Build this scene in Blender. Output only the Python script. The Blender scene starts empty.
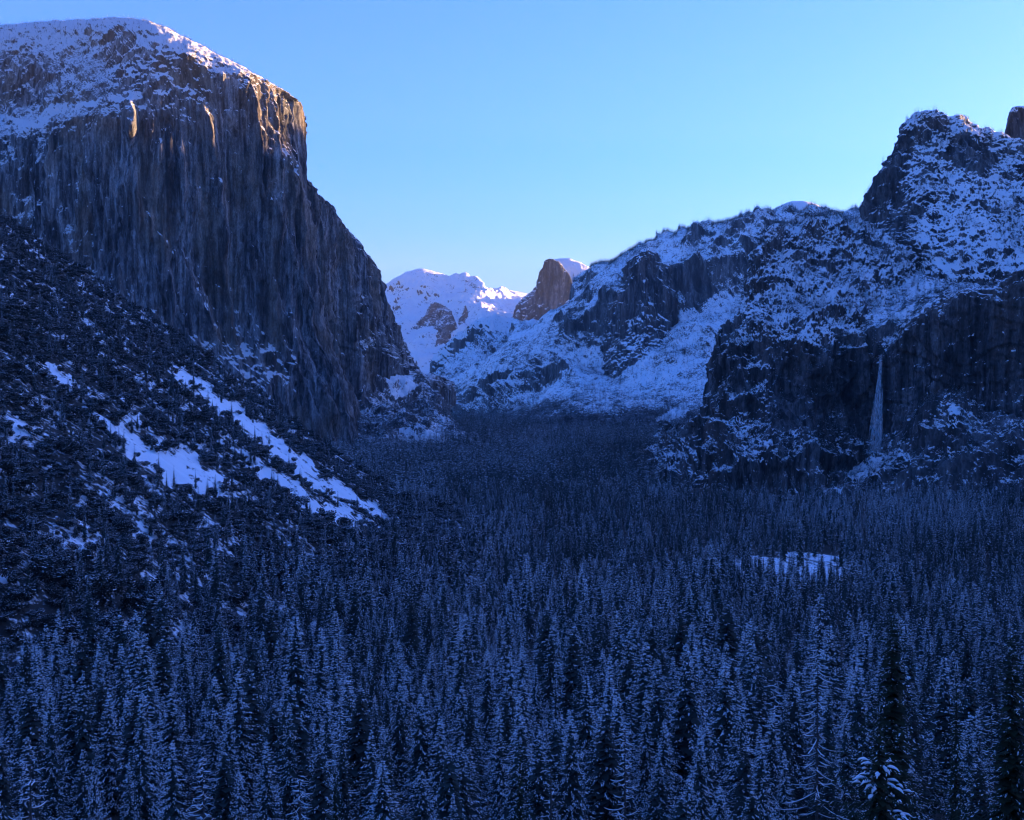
import bpy, math, random
import numpy as np
from mathutils import Vector

# ------------------------------------------------------------------ set-up
SC = bpy.context.scene
COL = SC.collection
RNG = np.random.default_rng(11)
random.seed(11)
F = 1180.0            # focal length in pixels of a 1024 px wide frame
HAZE = 1.0e-5
CAMZ = 225.0          # metres above the valley floor
PITCH = math.atan(35.0 / F)
CP, SP = math.cos(PITCH), math.sin(PITCH)


def at(px, py, d):
    """world point seen in direction (px, py) at forward distance d (metres); arrays allowed"""
    a = (np.asarray(px, float) - 512) / F
    b = (410 - np.asarray(py, float)) / F
    vy = CP + b * SP
    vz = -SP + b * CP
    s = np.asarray(d, float) / vy
    return np.stack([a * s, vy * s, CAMZ + vz * s], -1)


def project(P):
    x, y, z = P[..., 0], P[..., 1], P[..., 2] - CAMZ
    f = y * CP - z * SP
    u = y * SP + z * CP
    f = np.where(f < 1, 1, f)
    return 512 + F * x / f, 410 - F * u / f, f


# ------------------------------------------------------------------ noise
_pr = np.random.default_rng(3)
PERM = _pr.permutation(256).astype(np.int64)
PERM = np.concatenate([PERM, PERM])
_g = _pr.normal(size=(256, 3))
GRAD = (_g / np.linalg.norm(_g, axis=1)[:, None]).astype(np.float32)


def perlin(x, y, z):
    xi, yi, zi = np.floor(x), np.floor(y), np.floor(z)
    fx, fy, fz = (x - xi).astype(np.float32), (y - yi).astype(np.float32), (z - zi).astype(np.float32)
    xi, yi, zi = xi.astype(np.int64) & 255, yi.astype(np.int64) & 255, zi.astype(np.int64) & 255
    u, v, w = [t * t * t * (t * (t * 6 - 15) + 10) for t in (fx, fy, fz)]

    def g(dx, dy, dz):
        h = PERM[PERM[PERM[(xi + dx) & 255] + ((yi + dy) & 255)] + ((zi + dz) & 255)]
        q = GRAD[h]
        return q[..., 0] * (fx - dx) + q[..., 1] * (fy - dy) + q[..., 2] * (fz - dz)

    def L(a, b, t):
        return a + t * (b - a)
    r = L(L(L(g(0, 0, 0), g(1, 0, 0), u), L(g(0, 1, 0), g(1, 1, 0), u), v),
          L(L(g(0, 0, 1), g(1, 0, 1), u), L(g(0, 1, 1), g(1, 1, 1), u), v), w)
    return r * 1.5


def fbm(P, s, octv=4, seed=0.0, sx=1, sy=1, sz=1, gain=.5):
    t = 0
    a = 1.0
    f = 1.0 / s
    for i in range(octv):
        o = seed * 17.3 + i * 31.7
        t = t + a * perlin(P[..., 0] * f / sx + o, P[..., 1] * f / sy + o * 1.3, P[..., 2] * f / sz + o * .7)
        a *= gain
        f *= 2.03
    return t


def ridged(P, s, octv=5, seed=0.0, sx=1, sy=1, sz=1, gain=.5):
    t = 0
    a = 1.0
    f = 1.0 / s
    w = 1.0
    for i in range(octv):
        o = seed * 13.1 + i * 27.9
        n = 1 - np.abs(perlin(P[..., 0] * f / sx + o, P[..., 1] * f / sy + o * 1.7, P[..., 2] * f / sz + o * .6)) * 1.4
        n = n * n * w
        w = np.clip(n * 1.6, 0, 1)
        t = t + a * n
        a *= gain
        f *= 2.07
    return t - 1.0


def sstep(a, b, x):
    t = np.clip((x - a) / (b - a), 0, 1)
    return t * t * (3 - 2 * t)


def pchip(x, y, q):
    """monotone cubic interpolation of y(x) at q; y may have trailing dimensions"""
    x = np.asarray(x, float)
    y = np.asarray(y, float)
    if y.ndim == 1:
        y = y[:, None]
        flat = True
    else:
        flat = False
    h = np.diff(x)[:, None]
    m = np.diff(y, axis=0) / h
    d = np.zeros_like(y)
    if len(x) > 2:
        w1 = 2 * h[1:] + h[:-1]
        w2 = h[1:] + 2 * h[:-1]
        with np.errstate(divide='ignore', invalid='ignore'):
            t = (w1 + w2) / (w1 / m[:-1] + w2 / m[1:])
        d[1:-1] = np.where(m[:-1] * m[1:] > 0, t, 0)
    d[0], d[-1] = m[0], m[-1]
    k = np.clip(np.searchsorted(x, q) - 1, 0, len(x) - 2)
    t = ((q - x[k]) / (x[k + 1] - x[k]))[:, None]
    hh = (x[k + 1] - x[k])[:, None]
    r = ((1 + 2 * t) * (1 - t) ** 2) * y[k] + t * (1 - t) ** 2 * hh * d[k] + t * t * (3 - 2 * t) * y[k + 1] + t * t * (t - 1) * hh * d[k + 1]
    return r[:, 0] if flat else r


def in_poly(px, py, poly):
    c = np.zeros(px.shape, bool)
    n = len(poly)
    for i in range(n):
        x1, y1 = poly[i]
        x2, y2 = poly[(i + 1) % n]
        cond = ((y1 > py) != (y2 > py))
        xx = (x2 - x1) * (py - y1) / ((y2 - y1) if y2 != y1 else 1e-9) + x1
        c ^= cond & (px < xx)
    return c


# ------------------------------------------------------------------ mesh output
def link(o):
    COL.objects.link(o)
    return o


def tag(o, label=None, cat=None, group=None, kind=None):
    if label: o['label'] = label
    if cat: o['category'] = cat
    if group: o['group'] = group
    if kind: o['kind'] = kind
    return o


def mesh_np(name, V, Q, mats, midx=None, smooth=True, attrs=None):
    me = bpy.data.meshes.new(name)
    V = np.ascontiguousarray(V, dtype=np.float32).reshape(-1, 3)
    Q = np.ascontiguousarray(Q, dtype=np.int32)
    k = Q.shape[1]
    n = len(Q)
    me.vertices.add(len(V))
    me.vertices.foreach_set('co', V.ravel())
    me.loops.add(n * k)
    me.loops.foreach_set('vertex_index', Q.ravel())
    me.polygons.add(n)
    me.polygons.foreach_set('loop_start', np.arange(0, n * k, k, dtype=np.int32))
    me.polygons.foreach_set('loop_total', np.full(n, k, np.int32))
    me.polygons.foreach_set('use_smooth', np.full(n, smooth, bool))
    for m in mats:
        me.materials.append(m)
    if midx is not None:
        me.polygons.foreach_set('material_index', np.asarray(midx, np.int32))
    for a, arr in (attrs or {}).items():
        at_ = me.attributes.new(a, 'FLOAT', 'POINT')
        at_.data.foreach_set('value', np.ascontiguousarray(arr, np.float32).ravel())
    me.update()
    me.validate()
    return me


def grid_faces(nv, nu):
    i = np.arange(nv * nu).reshape(nv, nu)
    return np.stack([i[:-1, :-1], i[1:, :-1], i[1:, 1:], i[:-1, 1:]], -1).reshape(-1, 4)


def normals(P):
    du = np.gradient(P, axis=1)
    dv = np.gradient(P, axis=0)
    n = np.cross(dv, du)
    n /= np.linalg.norm(n, axis=-1, keepdims=True) + 1e-9
    return n


# ------------------------------------------------------------------ materials
def nodes_of(m):
    m.use_nodes = True
    nt = m.node_tree
    nt.nodes.clear()
    out = nt.nodes.new('ShaderNodeOutputMaterial')
    b = nt.nodes.new('ShaderNodeBsdfPrincipled')
    b.inputs['Specular IOR Level'].default_value = .15
    nt.links.new(b.outputs[0], out.inputs[0])
    return nt, b


def N(nt, t, **kw):
    n = nt.nodes.new(t)
    for k, v in kw.items():
        setattr(n, k, v)
    return n


def noise_node(nt, vec, scale, detail=4, rough=.6):
    n = N(nt, 'ShaderNodeTexNoise')
    n.inputs['Scale'].default_value = scale
    n.inputs['Detail'].default_value = detail
    n.inputs['Roughness'].default_value = rough
    nt.links.new(vec, n.inputs['Vector'])
    return n.outputs['Fac']


def ramp(nt, fac, stops):
    r = N(nt, 'ShaderNodeValToRGB')
    e = r.color_ramp.elements
    while len(e) < len(stops):
        e.new(.5)
    for i, (p, c) in enumerate(stops):
        e[i].position = p
        e[i].color = (*c, 1) if len(c) == 3 else c
    nt.links.new(fac, r.inputs[0])
    return r.outputs[0]


def mth(nt, op, a, b=None, c=None, clamp=False):
    n = N(nt, 'ShaderNodeMath', operation=op, use_clamp=clamp)
    for i, v in enumerate((a, b, c)):
        if v is None: continue
        if isinstance(v, (int, float)):
            n.inputs[i].default_value = v
        else:
            nt.links.new(v, n.inputs[i])
    return n.outputs[0]


def mixc(nt, f, a, b):
    n = N(nt, 'ShaderNodeMix', data_type='RGBA')
    for s, v in ((0, f), (6, a), (7, b)):
        if isinstance(v, (int, float)):
            n.inputs[s].default_value = v
        elif isinstance(v, tuple):
            n.inputs[s].default_value = (*v, 1)
        else:
            nt.links.new(v, n.inputs[s])
    return n.outputs[2]


SNOW = (.87, .885, .91)


def rock_mat(name, dark, mid, tan, streak=14.0, fine=9.0, stretch=16.0, grain=1.0, bump=1.0, warm=.5):
    """granite with vertical water streaks; snow lies where the mesh attribute 'snow' (slope, ledges) says"""
    m = bpy.data.materials.new(name)
    nt, b = nodes_of(m)
    geo = N(nt, 'ShaderNodeNewGeometry')
    pos = geo.outputs['Position']
    mp = N(nt, 'ShaderNodeMapping')
    mp.inputs['Scale'].default_value = (1 / streak, 1 / streak, 1 / (streak * stretch))
    nt.links.new(pos, mp.inputs[0])
    st = noise_node(nt, mp.outputs[0], 1.0, 7, .68)
    mp3 = N(nt, 'ShaderNodeMapping')
    mp3.inputs['Scale'].default_value = (1 / (streak * .5), 1 / (streak * .5), 1 / (streak * 2.2))
    nt.links.new(pos, mp3.inputs[0])
    jn = N(nt, 'ShaderNodeTexVoronoi', feature='DISTANCE_TO_EDGE')
    nt.links.new(mp3.outputs[0], jn.inputs['Vector'])
    crack = ramp(nt, jn.outputs['Distance'], [(.0, (.35, .35, .35)), (.07, (1, 1, 1))])
    mp2 = N(nt, 'ShaderNodeMapping')
    mp2.inputs['Scale'].default_value = (1 / (streak * 9), 1 / (streak * 9), 1 / (streak * 22))
    nt.links.new(pos, mp2.inputs[0])
    big = noise_node(nt, mp2.outputs[0], 1.0, 3, .5)
    mp4 = N(nt, 'ShaderNodeMapping')
    mp4.inputs['Scale'].default_value = (1 / (streak * 3.4), 1 / (streak * 3.4), 1 / (streak * 26))
    nt.links.new(pos, mp4.inputs[0])
    tone = ramp(nt, noise_node(nt, mp4.outputs[0], 1.0, 5, .6), [(.40, (.32, .32, .33)), (.58, (1.0, 1.0, 1.0))])
    base = ramp(nt, st, [(.37, dark), (.49, tuple(.6 * a + .4 * b_ for a, b_ in zip(mid, dark))), (.53, mid), (.64, tuple(min(1, c * 1.7) for c in mid))])
    tm = ramp(nt, big, [(.46, (0, 0, 0)), (.62, (1, 1, 1))])
    base = mixc(nt, mth(nt, 'MULTIPLY', tm, warm), base, mixc(nt, st, dark, tan))
    mt = N(nt, 'ShaderNodeMix', data_type='RGBA', blend_type='MULTIPLY')
    mt.inputs[0].default_value = 1.0
    nt.links.new(base, mt.inputs[6])
    nt.links.new(tone, mt.inputs[7])
    base = mt.outputs[2]
    mx = N(nt, 'ShaderNodeMix', data_type='RGBA', blend_type='MULTIPLY')
    mx.inputs[0].default_value = .5
    nt.links.new(base, mx.inputs[6])
    nt.links.new(crack, mx.inputs[7])
    base = mx.outputs[2]
    at_ = N(nt, 'ShaderNodeAttribute', attribute_name='snow')
    f1 = noise_node(nt, pos, 1 / fine, 5, .75)
    f2 = noise_node(nt, pos, 1 / (fine * 4.3), 4, .6)
    s = mth(nt, 'ADD', at_.outputs['Fac'], mth(nt, 'MULTIPLY', mth(nt, 'SUBTRACT', f1, .5), 2.7 * grain))
    s = mth(nt, 'ADD', s, mth(nt, 'MULTIPLY', mth(nt, 'SUBTRACT', f2, .5), 1.2 * grain))
    mp5 = N(nt, 'ShaderNodeMapping')
    mp5.inputs['Scale'].default_value = (1 / (fine * .55), 1 / (fine * .55), 1 / (fine * 1.6))
    nt.links.new(pos, mp5.inputs[0])
    mg = N(nt, 'ShaderNodeMix', data_type='RGBA', blend_type='MULTIPLY')
    mg.inputs[0].default_value = 1.0
    nt.links.new(base, mg.inputs[6])
    nt.links.new(ramp(nt, noise_node(nt, mp5.outputs[0], 1.0, 4, .7), [(.36, (.62, .62, .63)), (.64, (1.2, 1.2, 1.2))]), mg.inputs[7])
    base = mg.outputs[2]
    sm = ramp(nt, s, [(.42, (0, 0, 0)), (.62, (1, 1, 1))])
    nt.links.new(mixc(nt, sm, base, SNOW), b.inputs['Base Color'])
    b.inputs['Roughness'].default_value = .85
    bp = N(nt, 'ShaderNodeBump')
    bp.inputs['Strength'].default_value = .8
    bp.inputs['Distance'].default_value = 5.0 * bump
    nt.links.new(mth(nt, 'ADD', mth(nt, 'ADD', st, mth(nt, 'MULTIPLY', f1, .6)), mth(nt, 'MULTIPLY', crack, .25)), bp.inputs['Height'])
    nt.links.new(bp.outputs[0], b.inputs['Normal'])
    return m


def plain_mat(name, color, var=None, scale=.5, rough=.85, rnd=0.0, rndcol=None):
    m = bpy.data.materials.new(name)
    nt, b = nodes_of(m)
    geo = N(nt, 'ShaderNodeNewGeometry')
    f = noise_node(nt, geo.outputs['Position'], scale, 3)
    c = mixc(nt, ramp(nt, f, [(.35, (0, 0, 0)), (.65, (1, 1, 1))]), color, var or color)
    if rnd:
        oi = N(nt, 'ShaderNodeObjectInfo')
        c = mixc(nt, mth(nt, 'MULTIPLY', oi.outputs['Random'], rnd), c, rndcol)
    nt.links.new(c, b.inputs['Base Color'])
    b.inputs['Roughness'].default_value = rough
    return m


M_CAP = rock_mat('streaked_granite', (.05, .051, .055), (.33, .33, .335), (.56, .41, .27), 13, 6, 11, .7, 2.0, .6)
M_DARKROCK = rock_mat('dark_granite', (.024, .024, .027), (.15, .145, .145), (.24, .16, .12), 12, 6, 16, 1.0, 1.0, .6)  # darker granite for the tower, spire and right-hand cliffs
M_SNOWROCK = rock_mat('snowy_granite', (.05, .05, .054), (.16, .158, .158), (.17, .145, .125), 16, 8, 7, 1.0, 1.0, .4)
M_FAR = rock_mat('distant_granite', (.06, .06, .065), (.17, .168, .168), (.26, .22, .18), 40, 30, 7, .8, 3.0, .35)


def ground_mat(name, litter, litter2):
    m = bpy.data.materials.new(name)
    nt, b = nodes_of(m)
    geo = N(nt, 'ShaderNodeNewGeometry')
    pos = geo.outputs['Position']
    at_ = N(nt, 'ShaderNodeAttribute', attribute_name='snow')
    f1 = noise_node(nt, pos, 1 / 5, 5, .65)
    f2 = noise_node(nt, pos, 1 / 40, 4, .6)
    s = mth(nt, 'ADD', at_.outputs['Fac'], mth(nt, 'MULTIPLY', mth(nt, 'SUBTRACT', f1, .5), 1.5))
    s = mth(nt, 'ADD', s, mth(nt, 'MULTIPLY', mth(nt, 'SUBTRACT', f2, .5), .6))
    sm = ramp(nt, s, [(.42, (0, 0, 0)), (.60, (1, 1, 1))])
    nt.links.new(mixc(nt, sm, mixc(nt, f1, litter, litter2), SNOW), b.inputs['Base Color'])
    b.inputs['Roughness'].default_value = .9
    bp = N(nt, 'ShaderNodeBump')
    bp.inputs['Strength'].default_value = .6
    bp.inputs['Distance'].default_value = 1.2
    nt.links.new(f1, bp.inputs['Height'])
    nt.links.new(bp.outputs[0], b.inputs['Normal'])
    return m


M_GROUND = ground_mat('forest_floor', (.02, .02, .018), (.06, .05, .04))
M_TALUS = ground_mat('talus_and_snow', (.02, .022, .02), (.07, .065, .06))

# ------------------------------------------------------------------ lofted landforms
SURF = {}


def loft(name, rows, nu, nv, mat, disp, snowf, label, cat, back=((120, -30), (500, -260)), skirt=60,
         wrap_l=None, wrap_r=None, rock=(), snow=(), bias=0.0, vpow=1.0, seedv=0, soft=6.0):
    """rows: curves seen from the viewpoint, top to bottom, each a list of (px, py, distance)"""
    t = np.linspace(0, 1, nu)
    R = []
    for r in rows:
        a = np.array(r, float)
        tt = (a[:, 0] - a[0, 0]) / (a[-1, 0] - a[0, 0])
        q = pchip(tt, a, t)
        R.append(at(q[:, 0], q[:, 1], q[:, 2]))
    top = R[0]
    pre = []
    for dist, dz in reversed(back):
        radial = top[:, :2] / np.linalg.norm(top[:, :2], axis=1, keepdims=True)
        b = top.copy()
        b[:, :2] += radial * dist
        b[:, 2] += dz
        pre.append(b)
    bot = R[-1].copy()
    bot[:, 2] -= skirt
    bot[:, 1] -= skirt * .3
    R = pre + R + [bot]
    C = np.stack(R)                                   # rows x nu x 3
    cols = [C]
    if wrap_l is not None:
        ex = [C[:, :1] + np.array(w, float) for w in reversed(wrap_l)]
        cols = [np.concatenate(ex, 1)] + cols
    if wrap_r is not None:
        ex = [C[:, -1:] + np.array(w, float) for w in wrap_r]
        cols = cols + [np.concatenate(ex, 1)]
    C = np.concatenate(cols, 1)
    if wrap_l is not None or wrap_r is not None:      # resample evenly across the added side columns
        ds = np.linalg.norm(np.diff(C, axis=1), axis=2).mean(0)
        s = np.concatenate([[0], np.cumsum(ds)])
        base = (s[-1] if True else 0) / (nu + 40)
        ids = [0.0]
        keep = np.unique(np.concatenate([s, np.concatenate([np.arange(s[i], s[i + 1], max(base, 1)) for i in range(len(s) - 1) if ds[i] > base * 2] or [np.array([0.])])]))
        keep = keep[np.concatenate([[True], np.diff(keep) > base * .2])]
        C = np.stack([np.stack([np.interp(keep, s, C[r, :, k]) for k in range(3)], -1) for r in range(len(C))])
    ch = np.linalg.norm(np.diff(C, axis=0), axis=2).mean(1)
    # rows in view get most of the samples
    wt = ch.copy()
    wt[:len(pre)] *= .35
    wt[-1] *= .3
    s = np.concatenate([[0], np.cumsum(wt)])
    q = np.linspace(0, s[-1], nv)
    sh = C.shape
    P = pchip(s, C.reshape(sh[0], -1), q).reshape(nv, sh[1], 3)
    Nn = normals(P)
    off = disp(P, Nn)
    P = P + off
    N2 = normals(P)
    px, py, _ = project(P)
    sn = snowf(P, N2, px, py)
    wob = fbm(np.stack([px, py, px * 0], -1), 18, 4, seedv + 5.0)
    wx, wy = px + wob * soft, py + np.roll(wob, 7, 1) * soft
    for poly, val in rock:
        sn = np.where(in_poly(wx, wy, poly), sn - val, sn)
    for poly, val in snow:
        sn = np.where(in_poly(wx, wy, poly), sn + val, sn)
    me = mesh_np(name, P, grid_faces(nv, P.shape[1]), [mat], attrs={'snow': sn + bias})
    o = link(bpy.data.objects.new(name, me))
    tag(o, label, cat, kind='structure')
    SURF[label] = (P, N2, px, py, sn)
    return o


def wall_disp(flute=25, fs=110, iso=6, iss=50, big=0, bs=400, seed=1, ledge=0.0, lh=45.0, mask=None, shear=0.0):
    def f(P, Nn):
        steep = np.clip(1.25 - np.abs(Nn[..., 2]) * 1.3, 0.05, 1)[..., None]
        h = Nn.copy()
        h[..., 2] *= .15
        d = ridged(P, fs, 5, seed, 1, 1, 9) * flute
        d = d + (ridged(P, fs * .28, 4, seed + 3, 1, 1, 6) * flute * .3) + fbm(P, fs * .5, 4, seed + 17, 1, 1, .8) * flute * .16
        if big:
            d = d + fbm(P, bs, 3, seed + 7, 1, 1, 2.5) * big * (1 + shear * 2.6 * sstep(950, 780, P[..., 2]))
        if shear:
            Q = P.copy()
            Q[..., 0] = Q[..., 0] + shear * Q[..., 2]
            d = d + ridged(Q, fs * 1.3, 4, seed + 13, 1, 1, 14) * flute * 1.1 * sstep(900, 400, P[..., 2])
        d = d - np.percentile(d, 70)
        e = fbm(P, iss, 6, seed + 9, gain=.6) * iso
        if ledge:
            ph = (P[..., 2] + fbm(P, 160, 3, seed + 11, 1, 1, .8) * lh * 1.6) / lh
            fr = ph - np.floor(ph)
            lv = (np.where(fr < .75, fr / .75, (1 - fr) / .25) - .5) * ledge * -1
            if mask is not None:
                lv = lv * mask(P)
            e = e + lv
        return h * (d[..., None] * steep) + Nn * e[..., None]
    return f


def mtn_disp(amp=60, s=400, seed=1, iso=8, iss=60, octv=6, sz=1.6):
    def f(P, Nn):
        d = ridged(P, s, octv, seed, 1, 1, sz) * amp + fbm(P, iss, 6, seed + 4, gain=.6) * iso
        return Nn * d[..., None]
    return f


def slope_snow(lo, hi, gain=1.0, nz_s=80, namp=.35, seed=2):
    """0..1: lies on gentler ground, slides off walls"""
    def f(P, Nn, px, py):
        nz = np.clip(Nn[..., 2], -1, 1)
        return sstep(lo, hi, nz) * gain + fbm(P, nz_s, 4, seed) * namp
    return f


def dline(px):
    """distance of El Capitan's south-west wall along its plan line"""
    a = (px - 512) / F
    return 3700 - .6 * (-655 - a * 3700) / (.8 - .6 * a) if False else (3700 - .6 * ((-655 - a * 3700) / (.8 - .6 * a)))


def row_on(pts):
    return [(p, y, dline(min(p, 352)) + o) for p, y, o in pts]


# big south-west wall of the monolith on the left
cap_rows = [
    row_on([(-170, 45, 980), (0, 27, 860), (40, 24, 800), (80, 22, 700), (112, 20, 590), (140, 22, 480), (165, 30, 400), (185, 40, 340),
            (210, 53, 250), (240, 68, 170), (270, 83, 110), (285, 91, 92), (297, 99, 102)]),
    row_on([(-170, 95, 800), (0, 62, 700), (40, 52, 610), (80, 56, 480), (112, 70, 290), (135, 66, 190), (160, 58, 140), (185, 60, 110),
            (212, 72, 75), (240, 84, 34), (268, 94, 42), (285, 98, 66), (298, 105, 96)]),
    row_on([(-170, 150, 690), (0, 122, 560), (60, 112, 330), (112, 105, 130), (160, 100, 60), (210, 112, 24), (258, 122, 4), (280, 126, 34), (299, 128, 86)]),
    row_on([(-170, 165, 600), (0, 140, 470), (60, 124, 270), (112, 115, 95), (160, 120, 40), (210, 135, 10), (258, 145, -8), (280, 146, 20), (300, 145, 66)]),
    row_on([(-170, 240, 520), (0, 220, 400), (60, 205, 220), (112, 195, 60), (200, 200, 0), (260, 200, -10), (303, 192, 12)]),
    row_on([(-170, 330, 430), (0, 320, 300), (112, 310, 20), (200, 320, -20), (260, 325, -25), (317, 320, -20)]),
    row_on([(-170, 430, 330), (0, 425, 200), (112, 420, -70), (200, 430, -130), (290, 440, -150), (350, 452, -120)]),
]


def cap_mask(P):
    px, _, _ = project(P)
    return 1 - .85 * sstep(95, 150, px)


def cap_snow(P, Nn, px, py):
    nz = Nn[..., 2]
    top = sstep(.36, .74, nz) * (1 - .5 * (1 - sstep(95, 130, px)) * sstep(42, 58, py))
    left = (1 - sstep(85, 150, px)) * (sstep(.05, .6, nz) * .5 + fbm(P, 60, 4, 8.0, 1, 1, .6) * .22 + .06 + .22 * (1 - sstep(40, 62, py)) + fbm(P, 13, 4, 8.5, 1, 1, 5) * .34 * sstep(38, 60, py) * (1 - sstep(105, 125, py)) - .12 * sstep(45, 60, py) * (1 - sstep(100, 112, py)))
    wall = sstep(.3, .7, nz) * .75 + fbm(P, 22, 3, 9.0, 1, 1, .4) * .12 - .16 - sstep(650, 450, P[..., 2]) * .3
    return np.maximum(top * .98, np.maximum(left, wall)) + fbm(P, 70, 3, 4.0) * .16 - .8 * sstep(297, 301, px) * sstep(100, 106, py)


CAP_WALL = wall_disp(26, 110, 5, 40, 16, 420, 1.0, 0, 46, cap_mask, .45)


def cap_disp(P, Nn):
    px, py, _ = project(P)
    off = CAP_WALL(P, Nn)
    off = off * (1 - .5 * np.exp(-((px - 306) / 7) ** 2) * (py < 200))[..., None]
    h = Nn.copy()
    h[..., 2] = 0
    # a pillar that stands out from the wall, and flutes below the rim near the prow
    pil = sstep(118, 131, px) * (1 - sstep(134, 139, px)) * sstep(92, 108, py) * (1 - sstep(126, 150, py)) * 46
    fl = 0
    for c, w_, y0, y1, a in ((246, 9, 74, 120, 20), (278, 7, 94, 175, 17), (222, 8, 66, 110, 16)):
        fl = fl + sstep(c - 2.2 * w_, c, px) * (1 - sstep(c, c + .5 * w_, px)) * sstep(y0, y0 + 14, py) * (1 - sstep(y1 - 25, y1 + 25, py)) * a
    return off + h * (pil + fl)[..., None]


loft('granite_cliff', cap_rows, 640, 420, M_CAP,
     cap_disp, cap_snow,
     'massive sheer granite cliff with snowy top and sunlit orange prow', 'cliff',
     back=((250, -20), (900, -250)), wrap_r=[(1, 60, 0), (-25, 250, 0), (-120, 700, 0)],
     snow=[([(0, 125), (60, 128), (36, 145), (10, 128)], .25), ([(30, 112), (95, 96), (105, 102), (40, 120)], .35),
           ([(0, 116), (30, 118), (48, 124), (20, 126)], .4)])

b_rows = [
    [(294, 150, 3950), (309, 181, 4020), (320, 197, 4100), (335, 213, 4200), (348, 228, 4290), (362, 246, 4390), (374, 266, 4480), (383, 290, 4560),
     (392, 318, 4650), (404, 345, 4760), (421, 373, 4900)],
    [(294, 240, 3930), (335, 262, 4150), (365, 300, 4330), (390, 340, 4560), (421, 375, 4860)],
    [(294, 330, 3900), (335, 335, 4120), (375, 345, 4350), (421, 377, 4840)],
    [(294, 400, 3860), (335, 386, 4080), (380, 382, 4380), (423, 384, 4800)],
]


def b_snow(P, Nn, px, py):
    return sstep(.35, .7, Nn[..., 2]) * .7 + fbm(P, 40, 4, 3.0) * .22 + sstep(300, 370, py) * .16 - .12


loft('granite_cliff', b_rows, 200, 260, M_CAP, wall_disp(26, 110, 6, 50, 22, 350, 2.0, 6, 60), b_snow,
     'steep bluish granite buttress descending from behind the sunlit prow', 'cliff',
     back=((150, -10), (700, -200)), wrap_r=[(60, 60, -10), (120, 400, -40)],
     snow=[([(358, 340), (372, 334), (376, 346), (362, 348)], .5)])

c_rows = [
    [(322, 392, 4150), (345, 378, 4300), (385, 371, 4600), (408, 372, 4750), (425, 384, 4800), (440, 399, 4700), (455, 415, 4550), (470, 432, 4350), (488, 448, 4150)],
    [(330, 425, 3950), (380, 405, 4250), (420, 412, 4350), (450, 430, 4250), (488, 450, 4100)],
    [(335, 466, 3500), (390, 464, 3600), (440, 462, 3650), (495, 462, 3650)],
]
loft('hill', c_rows, 220, 160, M_SNOWROCK, mtn_disp(26, 220, 3.0, 7, 45), slope_snow(.25, .75, .62, 90, .3, 6),
     'wooded rubble hill with snow streaks at the foot of the granite buttress', 'hill', back=((200, -60), (600, -200)), bias=-.16,
     snow=[([(336, 382), (362, 377), (366, 392), (340, 390)], .5), ([(385, 374), (412, 374), (420, 390), (392, 396)], .7),
           ([(400, 426), (432, 438), (428, 441), (398, 431)], .7), ([(432, 432), (460, 450), (452, 452), (424, 436)], .7)])

# far snow range that closes the valley
h_rows = [
    [(340, 308, 17200), (385, 284, 17000), (400, 276, 16900), (412, 271, 16900), (422, 269, 16900), (430, 271, 16900), (440, 274, 16900), (452, 278, 16800), (460, 278, 16800),
     (465, 275.5, 16700), (470, 278, 16700), (476, 276, 16700), (482, 280, 16700), (487, 286, 16700), (495, 288, 16700), (508, 288, 16700), (520, 290, 16700), (560, 300, 16700)],
    [(340, 330, 16000), (400, 305, 15900), (440, 298, 15800), (470, 298, 15600), (500, 300, 15500), (560, 310, 15500)],
    [(340, 360, 14500), (410, 335, 14300), (450, 330, 14000), (500, 325, 14000), (560, 330, 14000)],
    [(340, 420, 12000), (420, 410, 12000), (500, 400, 12000), (560, 400, 12000)],
]


def far_snow(lo, hi, g=1.0, amp=.2):
    return lambda P, Nn, px, py: sstep(lo, hi, Nn[..., 2]) * g + fbm(P, 260, 4, 5.0) * amp


def h_disp(P, Nn):
    edge = 1 - .85 * np.exp(-((P[..., 1] - 16850) / 420) ** 2)
    return Nn * ((ridged(P, 1300, 6, 5.0) * 130 + fbm(P, 160, 5, 6.0, gain=.6) * 24) * edge)[..., None]


loft('mountain', h_rows, 380, 260, M_FAR, h_disp, far_snow(.12, .5, .85, .3),
     'pale snow-covered peak closing the far end of the valley', 'mountain', back=((500, -60), (3000, -900)), soft=3,
     rock=[([(409, 328), (424, 316), (433, 304), (440, 303), (450, 310), (455, 322), (447, 343), (436, 347), (437, 330), (422, 328)], .5),
           ([(456, 324), (466, 306), (471, 312), (466, 323)], .5), ([(465, 280), (484, 288), (478, 291), (462, 283)], .3)])

j_rows = [
    [(405, 415, 9900), (422, 398, 9800), (430, 374, 9800), (437, 359, 9800), (450, 346, 9800), (465, 332, 9700), (478, 325, 9600), (490, 318, 9500), (505, 316, 9500), (518, 322, 9500), (570, 330, 9500)],
    [(405, 420, 9500), (430, 392, 9400), (450, 368, 9300), (480, 350, 9200), (518, 344, 9200), (570, 346, 9200)],
    [(405, 428, 8800), (440, 405, 8800), (480, 390, 8700), (520, 375, 8700), (570, 370, 8600)],
    [(405, 440, 7900), (450, 432, 7900), (500, 428, 7900), (570, 425, 7900)],
]
loft('mountain', j_rows, 240, 200, M_FAR, mtn_disp(75, 600, 6.0, 12, 90), far_snow(.15, .52, .85, .3),
     'snow slope with dark rock walls below the split dome', 'mountain', back=((300, -60), (1500, -500)), soft=3,
     rock=[([(466, 330), (480, 328), (486, 340), (478, 350), (465, 346)], .5), ([(436, 370), (452, 360), (470, 366), (472, 388), (455, 400), (436, 392)], .45),
           ([(421, 360), (431, 356), (432, 378), (424, 378)], .6)])

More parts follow.
